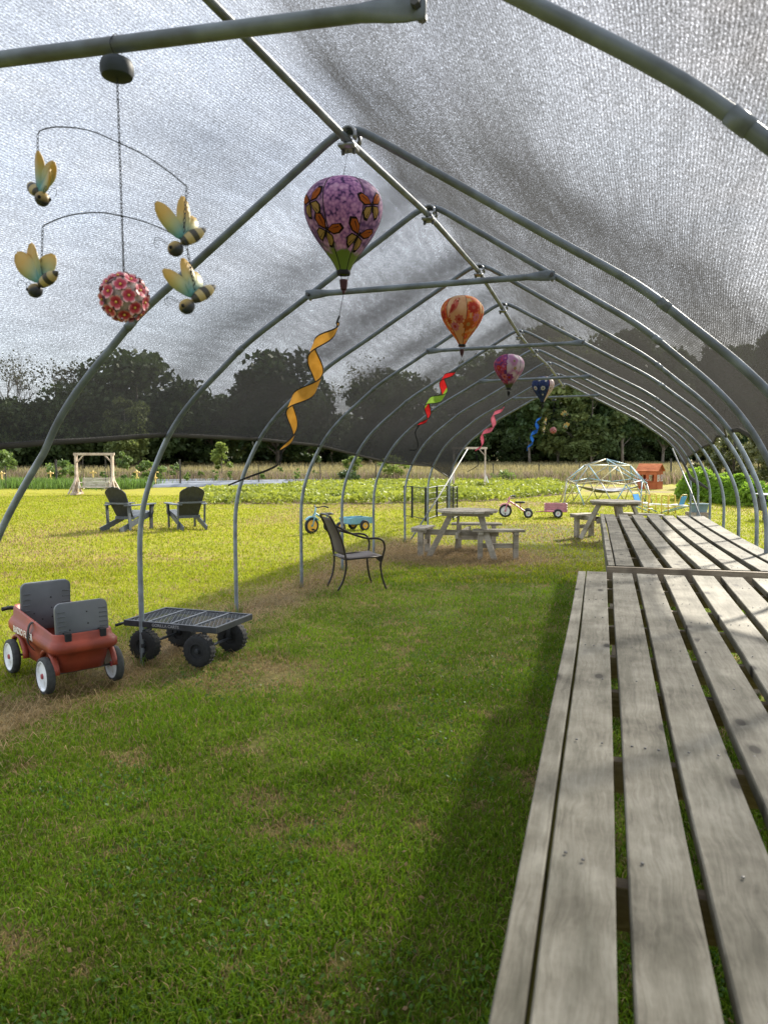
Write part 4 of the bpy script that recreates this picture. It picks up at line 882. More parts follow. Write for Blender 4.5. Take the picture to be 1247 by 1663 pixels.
# ---------------------------------------------------------------- hot-air balloon spinners
BP = [(.024, 0), (.030, .015), (.053, .06), (.097, .12), (.141, .183), (.173, .245), (.187, .302), (.180, .353), (.153, .396), (.113, .426), (.064, .443), (.010, .450)]
BPS = catmull([(a, b_, 0) for a, b_ in BP], 3)
def brad(z_): return float(np.interp(z_, [p.y for p in BPS], [p.x for p in BPS]))
def print_mat(name, stops, scale, base_green=None, tscale=.35, kind='voronoi'):
    m = leaf_mat(name, (0, 0, 0), (1, 1, 1), .38, 1, .7); n, l = m.node_tree.nodes, m.node_tree.links
    r_ = next(q for q in n if q.type == 'VALTORGB'); b = n['Principled BSDF']; tr = next(q for q in n if q.type == 'BSDF_TRANSLUCENT'); t = next(q for q in n if q.type == 'TEX_COORD')
    if kind == 'voronoi': v_ = n.new('ShaderNodeTexVoronoi'); v_.inputs['Scale'].default_value = scale; src = v_.outputs['Distance']; l.new(t.outputs['Object'], v_.inputs['Vector'])
    else: v_ = n.new('ShaderNodeTexNoise'); v_.inputs['Scale'].default_value = scale; v_.inputs['Detail'].default_value = 3; src = v_.outputs[0]; l.new(t.outputs['Object'], v_.inputs['Vector'])
    z_ = n.new('ShaderNodeTexNoise'); z_.inputs['Scale'].default_value = scale * tscale; z_.inputs['Detail'].default_value = 2; l.new(t.outputs['Object'], z_.inputs['Vector'])
    mm = n.new('ShaderNodeMath'); mm.operation = 'MULTIPLY_ADD'; l.new(src, mm.inputs[0]); mm.inputs[1].default_value = .55; l.new(z_.outputs[0], mm.inputs[2])
    rr_ = ramp(n, stops); l.new(mm.outputs[0], rr_.inputs[0]); co = rr_.outputs[0]
    if base_green:
        s_ = n.new('ShaderNodeSeparateXYZ'); l.new(t.outputs['Object'], s_.inputs[0])
        wob = n.new('ShaderNodeMath'); wob.operation = 'MULTIPLY_ADD'; l.new(z_.outputs[0], wob.inputs[0]); wob.inputs[1].default_value = -.16; l.new(s_.outputs['Z'], wob.inputs[2])
        mr = n.new('ShaderNodeMapRange'); mr.inputs['From Min'].default_value = base_green[1] - .09; mr.inputs['From Max'].default_value = base_green[1] - .06; l.new(wob.outputs[0], mr.inputs[0])
        mx_ = n.new('ShaderNodeMix'); mx_.data_type = 'RGBA'; l.new(mr.outputs[0], mx_.inputs['Factor']); mx_.inputs['A'].default_value = (*base_green[0], 1); l.new(co, mx_.inputs['B']); co = mx_.outputs['Result']
    l.new(co, b.inputs['Base Color']); l.new(co, tr.inputs[0]); return m
PM = {
 'lilac': print_mat('lilac_print', [(.42, (.78, .50, .70)), (.72, (.58, .28, .52)), (.92, (.30, .13, .34)), (1.06, (.08, .04, .13))], 60, ((.17, .26, .04), .10)),
 'lilac2': print_mat('lilac_pale_print', [(.4, (.70, .56, .62)), (.66, (.50, .28, .46)), (.9, (.16, .08, .2))], 45, ((.20, .28, .05), .10)),
 'cream': print_mat('cream_print', [(.4, (.70, .52, .31)), (.8, (.60, .38, .20))], 12), 'cream2': print_mat('cream_flower_print', [(.36, (.66, .46, .24)), (.48, (.64, .28, .12)), (.62, (.58, .09, .06)), (.82, (.62, .20, .03)), (1.0, (.62, .46, .22))], 24),
 'white': print_mat('white_lilac_print', [(.4, (.72, .68, .70)), (.66, (.60, .52, .58)), (.86, (.45, .22, .38))], 14, ((.08, .11, .04), .07)),
 'violet': print_mat('violet_print', [(.4, (.66, .56, .62)), (.56, (.42, .14, .32)), (.72, (.50, .06, .09)), (.92, (.14, .04, .17))], 24, ((.07, .10, .03), .07)),
 'navy': print_mat('navy_print', [(.35, (.5, .52, .58)), (.5, (.06, .09, .24)), (.9, (.025, .045, .15))], 44),
}
m, n, l, b = _nt('red_white_stripes'); t = n.new('ShaderNodeTexCoord'); gr = n.new('ShaderNodeTexGradient'); gr.gradient_type = 'RADIAL'; l.new(t.outputs['Object'], gr.inputs[0])
mm = n.new('ShaderNodeMath'); mm.operation = 'MULTIPLY'; mm.inputs[1].default_value = 2 * math.pi * 36; l.new(gr.outputs[0], mm.inputs[0]); sn = n.new('ShaderNodeMath'); sn.operation = 'SINE'; l.new(mm.outputs[0], sn.inputs[0])
r_ = ramp(n, [(.45, (.60, .58, .56)), (.55, (.45, .03, .035))]); l.new(sn.outputs[0], r_.inputs[0]); l.new(r_.outputs[0], b.inputs['Base Color']); PM['stripe'] = m
for k_, c_ in dict(orange_p=(.55, .13, .02), amber_p=(.55, .33, .10), dark_p=(.02, .012, .012), red_p=(.50, .05, .03), coral_p=(.58, .15, .10), pinkp=(.62, .20, .26), white_p=(.70, .68, .66), purple_p=(.30, .06, .26), green_p=(.12, .17, .04), navy_p=(.02, .03, .10), olive_p=(.30, .27, .12)).items(): M[k_] = fabric_mat('print_' + k_, tuple(x * .85 for x in c_), c_, .35)
def butterfly(s=1.0):
    up = [(.0, .002), (.012, .028), (.034, .044), (.050, .038), (.046, .018), (.028, .002)]; lo = [(.0, 0), (.026, -.002), (.036, -.018), (.030, -.040), (.016, -.046), (.004, -.022)]
    S = []
    for sx in (-1, 1):
        S += [('dark_p', [(sx * x * 1.06 * s, y * 1.06 * s) for x, y in up], 0), ('dark_p', [(sx * x * 1.06 * s, y * 1.06 * s) for x, y in lo], 0)]
        cu = (.027, .024); cl2 = (.019, -.020)
        S += [('orange_p', [(sx * (cu[0] + (x - cu[0]) * .80) * s, (cu[1] + (y - cu[1]) * .80) * s) for x, y in up], 1), ('amber_p', [(sx * (cl2[0] + (x - cl2[0]) * .78) * s, (cl2[1] + (y - cl2[1]) * .78) * s) for x, y in lo], 1)]
        S += [('dark_p', [(sx * .004 * s, .004 * s), (sx * .034 * s, .034 * s), (sx * .036 * s, .0315 * s)], 2), ('dark_p', [(sx * .003 * s, -.003 * s), (sx * .021 * s, -.036 * s), (sx * .0235 * s, -.034 * s)], 2)]
    S.append(('dark_p', [(-.003 * s, .012 * s), (.003 * s, .012 * s), (.0025 * s, -.024 * s), (-.0025 * s, -.024 * s)], 3)); return S
def flower(r, n_=7, c='red_p', c2='amber_p', r0=.5):
    P = [(r * (1 if i % 2 == 0 else r0) * math.cos(math.pi * i / n_ ), r * (1 if i % 2 == 0 else r0) * math.sin(math.pi * i / n_)) for i in range(2 * n_)]
    return [(c, P, 0), (c2, [(r * .3 * math.cos(2 * math.pi * i / 7), r * .3 * math.sin(2 * math.pi * i / 7)) for i in range(7)], 1)]
def bird(s=1.0, fl=1):
    body = [(.000, .092), (.012, .070), (.026, .066), (.030, .056), (.022, .050), (.024, .020), (.014, -.014), (-.008, -.036), (-.030, -.052), (-.048, -.078), (-.060, -.074), (-.046, -.046), (-.038, -.020), (-.030, .010), (-.014, .044), (-.010, .066)]
    return [('coral_p', [(fl * x * s, y * s) for x, y in body], 0), ('red_p', [(fl * x * s, y * s) for x, y in ((-.026, .008), (-.006, .020), (.004, -.006), (-.020, -.036), (-.040, -.050))], 1), ('amber_p', [(fl * x * s, y * s) for x, y in ((.026, .064), (.036, .057), (.026, .052))], 1)]
def balloon(loc, rz, label, gores, decals, tail, tailmats, streamer, string_top, name='balloon_spinner', basket='basket'):
    T = empty(name, loc, rz, label, 'wind spinner', 'hot air balloon spinners'); GN = len(gores); per = 12; G = []
    for g in range(GN):
        a0 = 2 * math.pi * g / GN; mb = MB(); V_ = []
        for p in BPS:
            for k_ in range(per + 1):
                u = k_ / per; bl = 1 + .045 * math.sin(math.pi * u); a = a0 + 2 * math.pi / GN * u; V_.append((p.x * bl * math.cos(a), p.x * bl * math.sin(a), p.y))
        mb.add(V_, [(i * (per + 1) + k_, i * (per + 1) + k_ + 1, (i + 1) * (per + 1) + k_ + 1, (i + 1) * (per + 1) + k_) for i in range(len(BPS) - 1) for k_ in range(per)])
        go_ = mb.build('gore', PM[gores[g]], T, True); G.append(go_)
        MB().tube([(p.x * 1.004 * math.cos(a0), p.x * 1.004 * math.sin(a0), p.y) for p in BPS], .0022, 5).build('seam', 'black', T, True)
    for (deg, z0, shapes, rot) in decals:
        a0 = R(deg); gi = int((a0 % (2 * math.pi)) / (2 * math.pi / GN)); c_, s_ = math.cos(R(rot)), math.sin(R(rot))
        bym = {}
        for mt, P, lay in shapes:
            mb = bym.setdefault((mt, lay), MB()); P = [(x * c_ - y * s_, x * s_ + y * c_) for x, y in P]; cx, cy = sum(p[0] for p in P) / len(P), sum(p[1] for p in P) / len(P)
            Q = [(cx, cy)] + [(cx + (x - cx) * .5, cy + (y - cy) * .5) for x, y in P] + P; V_ = []
            for x, y in Q:
                zz = min(.455, max(.01, z0 + y)); a = a0 + x / max(.03, brad(z0)); u = (a / (2 * math.pi / GN)) % 1.0; r_ = brad(zz) * (1 + .045 * math.sin(math.pi * u)) + .0022 + .0012 * lay; V_.append((r_ * math.cos(a), r_ * math.sin(a), zz))
            k_ = len(P); mb.add(V_, [(0, 1 + i, 1 + (i + 1) % k_) for i in range(k_)] + [(1 + i, 1 + k_ + i, 1 + k_ + (i + 1) % k_, 1 + (i + 1) % k_) for i in range(k_)])
        for (mt, lay), mb in bym.items(): mb.build('printed_motif', mt, G[gi % GN], True)
    MB().lathe([(.031, -.004), (.034, .006), (.032, .018), (.029, .018), (.029, -.004), (.031, -.004)], 24).build('mouth_ring', 'black', T, True)
    mb = MB()
    for a in (0, 2.1, 4.2): mb.tube([(.026 * math.cos(a), .026 * math.sin(a), .0), (.018 * math.cos(a), .018 * math.sin(a), -.028)], .0014, 4)
    mb.build('basket_cord', 'black', T)
    MB().lathe([(0, -.026), (.019, -.026), (.022, -.030), (.0185, -.036), (.0205, -.044), (.017, -.050), (.0185, -.058), (.0155, -.064), (.016, -.070), (.012, -.076), (0, -.076)], 18).build('basket', basket, T, True)
    MB().lathe([(0, -.075), (.010, -.078), (.004, -.094), (0, -.096)], 10).build('basket_tassel', basket, T, True)
    MB().tube([(0, 0, .46), Vector(string_top) - Vector(loc)], .0012, 4).build('string', 'mobwire', T)
    # spiral tail: a helical strip about a leaning axis
    p0 = Vector(tail['p0']) - Vector(loc); p1 = Vector(tail['p1']) - Vector(loc)
    inv = Matrix.Rotation(-rz, 3, 'Z'); p0 = inv @ p0; p1 = inv @ p1
    ax = (p1 - p0); L = ax.length; ax.normalize(); e1 = ax.cross(Vector((0, 1, 0))).normalized(); e2 = ax.cross(e1).normalized(); N = 96; turns = tail['turns']; rad = tail['r']; W = tail['w']
    up_, lo_ = [], []
    for i in range(N + 1):
        t_ = i / N; env = math.sin(math.pi * min(1, t_ * 1.0)) ** .45; ph = tail['ph'] + turns * 2 * math.pi * t_
        c = p0 + ax * (L * t_) + (e1 * math.cos(ph) + e2 * math.sin(ph)) * rad * (.35 + .65 * env) * (1 - .25 * t_) ; wd = ax * (W * env * (.95 - .3 * t_) / 2)
        up_.append(c - wd); lo_.append(c + wd)
    S = len(tailmats)
    for s_ in range(S):
        i0, i1 = N * s_ // S, N * (s_ + 1) // S; mb = MB(); V_ = [];
        for i in range(i0, i1 + 1): V_ += [up_[i], up_[i].lerp(lo_[i], .5), lo_[i]]
        mb.add(V_, [q for i in range(i1 - i0) for q in ((i * 3, i * 3 + 1, i * 3 + 4, i * 3 + 3), (i * 3 + 1, i * 3 + 2, i * 3 + 5, i * 3 + 4))]); mb.build('spiral_tail', tailmats[s_], T, True)
    for e_ in (up_, lo_): MB().tube(e_, tail.get('edge', .0032), 5).build('tail_edging', 'black' if tail.get('dark', True) else tailmats[0], T, True)
    q0 = up_[0].lerp(lo_[0], .5); MB().tube([(0, 0, -.09), q0 - ax * .03], .0013, 4).build('tail_cord', 'mobwire', T)
    MB().tube([q0 - ax * .034, q0 + ax * .006], .0045, 6).build('tail_tip', 'black', T, True)
    st = [p1 - ax * .01] + [inv @ (Vector(q) - Vector(loc)) for q in streamer]; st = catmull(st, 6); mb = MB(); rings = []
    for i, p in enumerate(st):
        w_ = .013 * (1 - .3 * i / len(st)); up2 = Vector((0, 0, 1)) if abs((st[min(i + 1, len(st) - 1)] - st[max(i - 1, 0)]).normalized().z) < .8 else Vector((1, 0, 0)); rings.append([p - up2 * w_ * .5, p + up2 * w_ * .5])
    V_ = [q for r in rings for q in r]; mb.add(V_, [(2 * i, 2 * i + 1, 2 * i + 3, 2 * i + 2) for i in range(len(rings) - 1)]); mb.build('streamer', 'black', T)
    return T
CAMDIR = -90  # the side of a balloon that looks back along the tunnel
B1_ = balloon((-1.242, 3.62, 2.474), R(19), 'large purple lilac print balloon spinner with orange spiral tail, nearest of four', ['lilac2', 'lilac2', 'lilac2', 'lilac2', 'lilac', 'lilac2'],
        [(-142, .30, butterfly(1.4), 8), (-125, .175, butterfly(1.3), -35), (-46, .285, butterfly(1.35), 12), (-57, .155, butterfly(1.3), -18), (60, .3, butterfly(1.1), 0), (130, .2, butterfly(1.1), 10)],
        dict(p0=(-1.29, 3.60, 2.25), p1=(-1.574, 3.60, 1.62), turns=2.35, r=.058, w=.115, ph=-.35), ['orange'] * 4, [(-1.58, 3.60, 1.56), (-1.635, 3.60, 1.525), (-1.75, 3.60, 1.485), (-1.87, 3.60, 1.44)], (-1.215, 3.62, 3.08))
balloon((-1.272, 7.0, 2.578), R(-7), 'cream balloon spinner with red bird and orange flower print', ['cream2', 'cream2', 'cream2', 'cream2', 'cream', 'cream2'],
        [(-92, .325, bird(1.2), -4), (-82, .215, flower(.045, 8, 'coral_p', 'red_p', .7), 0), (-42, .315, flower(.058, 9, 'red_p', 'coral_p', .72), 0), (-50, .175, flower(.055, 9, 'orange_p', 'amber_p', .75), 10), (-101, .16, flower(.045, 8, 'pinkp', 'red_p', .65), 0), (-28, .235, flower(.045, 8, 'pinkp', 'coral_p', .6), 0), (-64, .09, flower(.02, 7, 'orange_p', 'amber_p'), 0), (-138, .27, flower(.05, 8, 'red_p', 'orange_p', .6), 0), (-118, .21, flower(.035, 8, 'orange_p', 'red_p', .6), 0)],
        dict(p0=(-1.345, 6.98, 2.36), p1=(-1.67, 6.98, 1.86), turns=2.3, r=.062, w=.105, ph=.2), ['redfab', 'redfab', 'limefab', 'limefab', 'redfab', 'redfab'], [(-1.70, 6.98, 1.80), (-1.675, 6.98, 1.70), (-1.69, 6.98, 1.645), (-1.76, 6.98, 1.64)], (-1.14, 7.0, 3.22))
balloon((-1.22, 10.1, 2.44), R(27), 'white and violet flower print balloon spinner with pink spiral tail', ['violet', 'white', 'violet', 'violet', 'white', 'white'],
        [(-155, .26, flower(.045, 6, 'red_p', 'coral_p', .7), 0), (-126, .38, flower(.045, 7, 'purple_p', 'pinkp', .6), 0), (-124, .31, flower(.035, 7, 'purple_p', 'pinkp', .6), 0), (-108, .14, flower(.055, 7, 'purple_p', 'red_p', .7), 0), (-90, .34, flower(.022, 6, 'olive_p', 'green_p'), 0), (-86, .25, flower(.028, 6, 'olive_p', 'amber_p'), 0), (-137, .15, flower(.045, 7, 'pinkp', 'red_p', .7), 0)],
        dict(p0=(-1.30, 10.08, 2.225), p1=(-1.64, 10.08, 1.64), turns=2.4, r=.055, w=.10, ph=0, dark=False, edge=.003), ['pinkfab'] * 4, [(-1.62, 10.08, 1.53), (-1.60, 10.08, 1.47), (-1.66, 10.08, 1.42), (-1.75, 10.08, 1.37)], (-1.11, 10.1, 3.12), basket='black')
balloon((-1.06, 13.6, 2.487), R(10), 'small navy star and stripe balloon spinner with blue tail, farthest of four', ['stripe', 'navy', 'stripe', 'navy', 'navy', 'stripe'],
        [(-95, .235, flower(.042, 7, 'white_p', 'navy_p', .75), 0), (-140, .24, flower(.04, 7, 'white_p', 'red_p', .75), 0), (-50, .24, flower(.04, 7, 'white_p', 'red_p', .75), 0), (-80, .36, flower(.03, 5, 'white_p', 'white_p', .45), 0), (-115, .37, flower(.03, 5, 'white_p', 'white_p', .45), 0), (-95, .13, flower(.02, 5, 'white_p', 'white_p', .45), 0)],
        dict(p0=(-1.10, 13.58, 2.25), p1=(-1.30, 13.58, 1.66), turns=2.6, r=.05, w=.10, ph=.5, dark=False, edge=.003), ['bluefab'] * 4, [(-1.30, 13.58, 1.60), (-1.38, 13.58, 1.54), (-1.5, 13.58, 1.47)], (-.98, 13.6, 3.10), basket='black')

# ---------------------------------------------------------------- wheels
def wheel(parent, c, r, w, tyre, rim, hub, axis='X', rimr=.72, knobs=0, name='wheel'):
    W = empty(name, c); W.parent = parent
    if axis == 'Y': W.rotation_euler = (0, 0, math.pi / 2)
    h_ = w / 2
    MB().lathe([(r * rimr, -h_ * .9), (r * .86, -h_), (r * .965, -h_ * .8), (r, -h_ * .35), (r, h_ * .35), (r * .965, h_ * .8), (r * .86, h_), (r * rimr, h_ * .9), (r * rimr, -h_ * .9)], 36, (0, 0, 0), 'X').build('tyre', tyre, W, True)
    MB().lathe([(0, -h_ * .70), (r * rimr * .35, -h_ * .66), (r * rimr * .45, -h_ * .50), (r * rimr * .86, -h_ * .56), (r * rimr * .96, -h_ * .95), (r * rimr * 1.02, -h_ * .9), (r * rimr * 1.02, h_ * .9), (r * rimr * .96, h_ * .95), (r * rimr * .86, h_ * .56), (r * rimr * .45, h_ * .50), (r * rimr * .35, h_ * .66), (0, h_ * .70)], 30, (0, 0, 0), 'X').build('rim', rim, W, 'auto')
    MB().lathe([(0, -h_ * 1.02), (r * .13, -h_ * .98), (r * .16, -h_ * .6), (r * .16, h_ * .6), (r * .13, h_ * .98), (0, h_ * 1.02)], 14, (0, 0, 0), 'X').build('hub', hub, W, 'auto')
    if knobs:
        mb = MB()
        for i in range(knobs):
            a = 2 * math.pi * i / knobs
            for s_ in (-1, 1):
                aa = a + s_ * math.pi / knobs / 2; mb.box((s_ * h_ * .48, r * .99 * math.cos(aa), r * .99 * math.sin(aa)), (h_ * .75, r * .11, r * .055), Matrix.Rotation(aa - math.pi / 2, 3, 'X'))
        mb.build('tread', tyre, W)
    return W
def rrect(hx, hy, r, z_, k_=5, oy=0.0):
    P = []
    for cx, cy, a0 in ((hx - r, hy - r, 0), (-(hx - r), hy - r, 90), (-(hx - r), -(hy - r), 180), (hx - r, -(hy - r), 270)):
        for i in range(k_ + 1): a = R(a0 + 90 * i / k_); P.append(Vector((cx + r * math.cos(a), cy + r * math.sin(a) + oy, z_)))
    return P
def text_mesh(s, name, m, parent, size, mtx, ext=.0008):
    cu = bpy.data.curves.new(name, 'FONT'); cu.body = s; cu.size = size; cu.extrude = ext; cu.align_x = 'CENTER'; cu.align_y = 'CENTER'; cu.resolution_u = 2; cu.offset = size * .012
    tmp = bpy.data.objects.new('tmp', cu); COL.objects.link(tmp); dg = bpy.context.evaluated_depsgraph_get(); dg.update()
    me = bpy.data.meshes.new_from_object(tmp.evaluated_get(dg)); bpy.data.objects.remove(tmp); me.materials.clear()
    o = link(name, me, m, parent); o.matrix_local = mtx; return o

# ---------------------------------------------------------------- red wagon
W = empty('toy_wagon', (-3.735, 4.61, 0), face(-.855, .52), 'red plastic toy wagon with grey seat backs and white wheels', 'wagon')
def shaped(hx, hy, r, z_, lift=0.0):   # rim rises toward the front (+y)
    out = []
    for p in rrect(hx, hy, r, z_, 6): p.z += lift * sstep(-.1, .42, p.y) ; out.append(p)
    return out
rg = [shaped(.135, .33, .06, .115), shaped(.165, .385, .07, .13), shaped(.180, .415, .08, .20), shaped(.190, .43, .08, .262, .02), shaped(.222, .475, .09, .275, .03), shaped(.232, .49, .09, .295, .035), shaped(.232, .49, .09, .330, .04), shaped(.216, .472, .085, .350, .05), shaped(.205, .455, .08, .362, .055), shaped(.203, .45, .08, .395, .08), shaped(.196, .443, .075, .404, .085), shaped(.186, .43, .07, .398, .085), shaped(.172, .40, .07, .27, .02), shaped(.165, .38, .07, .20), shaped(.15, .35, .06, .19)]
body = MB().rings(rg).build('body', 'redplastic', W, True)
for sx in (-1, 1):     # moulded wheel-arch flares and side swoosh
    for yy in (-.30, .30):
        mb = MB(); pts = [(sx * .198, yy + .155 * math.cos(a), .115 + .165 * math.sin(a)) for a in np.linspace(.15, math.pi - .15, 12)]; mb.tube(pts, .018, 8, flat=[(1.2, .8)] * 12); mb.build('wheel_arch', 'redplastic', body, True)
for yy, lean, zt, hgt in ((-.385, .10, .605, .27), (.30, .06, .66, .36)):
    mb = MB(); out = []
    for p in rrect(.178, hgt / 2, .045, 0, 5): out.append(p)
    rot = Matrix.Rotation(math.pi / 2 - lean * (1 if yy < 0 else -1), 3, 'X'); c_ = Vector((0, yy, zt - hgt / 2))
    def lay(s_, t_): return [c_ + rot @ Vector((p.x * s_, p.y * s_, t_)) for p in out]
    mb.rings([lay(.94, -.019), lay(1.0, -.012), lay(1.0, .012), lay(.94, .019)]); sb_ = mb.build('seat_back', 'greyplastic', W, 'auto')
    mb = MB()
    for s_ in (-1, 1):
        for q in range(6): mb.box(c_ + rot @ Vector((s_ * .142, -hgt * .30 + q * hgt * .115, 0)), (.052, .008, .047), rot)
    tag(mb.build('ribs', 'greyplastic', sb_, bevel=.002), kind='stuff')
    mb = MB()
    for q in ((-.09, -.05), (.03, .06), (.035, -.02), (.04, -.09), (-.03, -.1)): mb.lathe([(0, -.0225), (.005, -.0225), (.005, .0225), (0, .0225)], 8, (0, 0, 0)); nv = len(mb.v); mb.v[-32:] = [tuple(c_ + rot @ (Vector(v_) + Vector((q[0], q[1], 0)))) for v_ in mb.v[-32:]]
    tag(mb.build('screw_holes', 'strap', sb_), kind='stuff')
for s_ in (-1, 1): MB().box((s_ * .118, -.435, .365), (.045, .055, .095)).build('latch_notch', 'strap', body, bevel=.008)
for sx in (-1, 1):
    for yy in (-.345, .345): wheel(W, (sx * .235, yy, .124), .125, .058, 'rubber_grey', 'whiterim', 'redhub', rimr=.80)
for yy in (-.345, .345): MB().tube([(-.235, yy, .122), (.235, yy, .122)], .008, 8).build('axle', 'bolt', W, True)
MB().tube(catmull([(-.06, .49, .40), (-.10, .56, .425), (-.16, .60, .435), (-.22, .60, .43)], 4), .016, 8).build('pull_handle', 'strap', W, True)
st_ = MB(); rings = []
for p in catmull([(-.17, -.02, .43), (-.215, -.03, .425), (-.236, -.035, .38), (-.242, -.04, .30), (-.205, -.045, .235)], 5): rings.append([p + Vector((0, -.017, 0)), p + Vector((0, .017, 0)), p + Vector((-.004, .017, .002)), p + Vector((-.004, -.017, .002))])
st_.rings(rings).build('strap', 'strap', W, True)
text_mesh('RADIO FLYER', 'lettering', 'letter', body, .066, Matrix.Translation((-.2335, .10, .335)) @ Matrix.Rotation(math.pi, 4, 'Z') @ Matrix.Rotation(math.pi / 2, 4, 'Y') @ Matrix.Rotation(math.pi / 2, 4, 'Z'))

# ---------------------------------------------------------------- garden cart
C = empty('garden_cart', (-3.14, 5.36, 0), R(-4), 'black steel mesh garden cart with four knobby tyres', 'cart')
hx, hy, zt = .415, .27, .315
for s_ in (-1, 1):
    MB().box((0, s_ * (hy - .012), zt - .02), (2 * hx, .024, .046)).build('side_rail', 'cartsteel', C, bevel=.003)
    MB().box((s_ * (hx - .012), 0, zt - .02), (.024, 2 * hy - .05, .046)).build('end_rail', 'cartsteel', C, bevel=.003)
for q in (-.5, 0, .5): MB().box((q * hx, 0, zt - .008), (.02, 2 * hy - .05, .016)).build('deck_rib', 'cartmesh', C)
mb = MB()
for k_ in range(-30, 31):
    x0 = k_ * .034
    for sg in (-1, 1):
        a = Vector((x0 - sg * .13, -hy + .024, zt - .006)); b2 = Vector((x0 + sg * .13, hy - .024, zt - .006 + sg * .001))
        d_ = b2 - a; t0, t1 = 0., 1.
        for lim, s2 in ((-hx + .024, 1), (hx - .024, -1)):
            va, vb = (a.x - lim) * s2, (b2.x - lim) * s2
            if va < 0 and vb < 0: t0, t1 = 1, 0
            elif va < 0: t0 = max(t0, va / (va - vb))
            elif vb < 0: t1 = min(t1, va / (va - vb))
        if t1 - t0 > .05: mb.bar(a + d_ * t0, a + d_ * t1, .0055 if sg > 0 else .003, .004)
tag(mb.build('mesh_deck', 'cartmesh', C), kind='stuff')
for sx in (-1, 1):
    MB().tube([(sx * .25, -.24, .125), (sx * .25, .24, .125)], .011, 8).build('axle', 'cartsteel', C, True)
    for sy in (-1, 1):
        MB().bar((sx * .25, sy * .17, .125), (sx * .25, sy * .17, zt - .04), .03, .02).build('axle_bracket', 'cartsteel', C)
        wheel(C, (sx * .245, sy * .235, .126), .122, .085, 'rubber', 'rubber', 'cartsteel', 'Y', .48, 22)
MB().tube([(-hx + .01, -.05, zt - .03), (-.50, -.06, .27), (-.62, -.05, .225)], .011, 8).build('tow_handle', 'cartsteel', C, True)
MB().tube([(-.62, -.11, .225), (-.62, .01, .225)], .012, 8).build('handle_grip', 'rubber', C, True)
M['letter_dull'] = mat('dull_lettering', (.28, .28, .29), .6)
text_mesh('GORILLA CARTS', 'lettering', 'letter_dull', C, .033, Matrix.Translation((-.03, -hy - .0012, zt - .02)) @ Matrix.Rotation(math.pi / 2, 4, 'X'))

# ---------------------------------------------------------------- metal armchair
A = empty('patio_armchair', (-2.86, 8.76, 0), face(.80, .60), 'dark brown metal patio armchair with woven sling seat', 'chair')
for s_ in (-1, 1):
    MB().tube(catmull([(s_ * .205, -.30, 0), (s_ * .222, -.235, .13), (s_ * .235, -.205, .28), (s_ * .235, -.21, .40), (s_ * .232, -.255, .60), (s_ * .225, -.345, .80), (s_ * .21, -.385, .875)], 5), .0125, 8).build('back_leg', 'chairmetal', A, True)
    MB().tube(catmull([(s_ * .222, -.33, .78), (s_ * .262, -.17, .69), (s_ * .285, .02, .625), (s_ * .285, .16, .615), (s_ * .28, .235, .585), (s_ * .268, .265, .50), (s_ * .25, .245, .39), (s_ * .235, .225, .28), (s_ * .245, .25, .12), (s_ * .26, .29, 0)], 5), .0125, 8).build('arm_and_front_leg', 'chairmetal', A, True)
    MB().tube([(s_ * .235, -.21, .375), (s_ * .240, .24, .395)], .011, 8).build('seat_rail', 'chairmetal', A, True)
    MB().prism([(.235, .385), (.235, .27), (.215, .33), (.16, .375)], 'X', s_ * .238 - .008, s_ * .238 + .008).build('corner_bracket', 'chairmetal', A)
MB().tube([(-.235, .24, .395), (.235, .24, .395)], .011, 8).build('front_rail', 'chairmetal', A, True)
MB().tube([(-.235, -.21, .375), (.235, -.21, .375)], .011, 8).build('back_rail', 'chairmetal', A, True)
MB().tube(catmull([(-.21, -.385, .872), (-.1, -.398, .895), (.1, -.398, .895), (.21, -.385, .872)], 5), .0125, 8).build('top_rail', 'chairmetal', A, True)
mb = MB(); rings = []
for i in range(13):
    t_ = i / 12; y_ = -.20 + .44 * t_; zz = .378 + .02 * t_ - .018 * math.sin(math.pi * t_); rings.append([(-.226, y_, zz + .006), (0, y_, zz - .004), (.226, y_, zz + .006), (.226, y_, zz + .012), (0, y_, zz + .004), (-.226, y_, zz + .012)])
mb.rings(rings).build('seat_sling', 'chairsling', A, True)
mb = MB(); rings = []
for i in range(13):
    t_ = i / 12; p = [(-.212, .42), (-.255, .60), (-.343, .80), (-.378, .86)]; zz = .42 + .44 * t_; y_ = float(np.interp(zz, [q[1] for q in p], [q[0] for q in p])) + .01
    rings.append([(-.215, y_, zz), (0, y_ - .016, zz), (.215, y_, zz), (.215, y_ - .006, zz), (0, y_ - .022, zz), (-.215, y_ - .006, zz)])
mb.rings(rings).build('back_sling', 'chairsling', A, True)

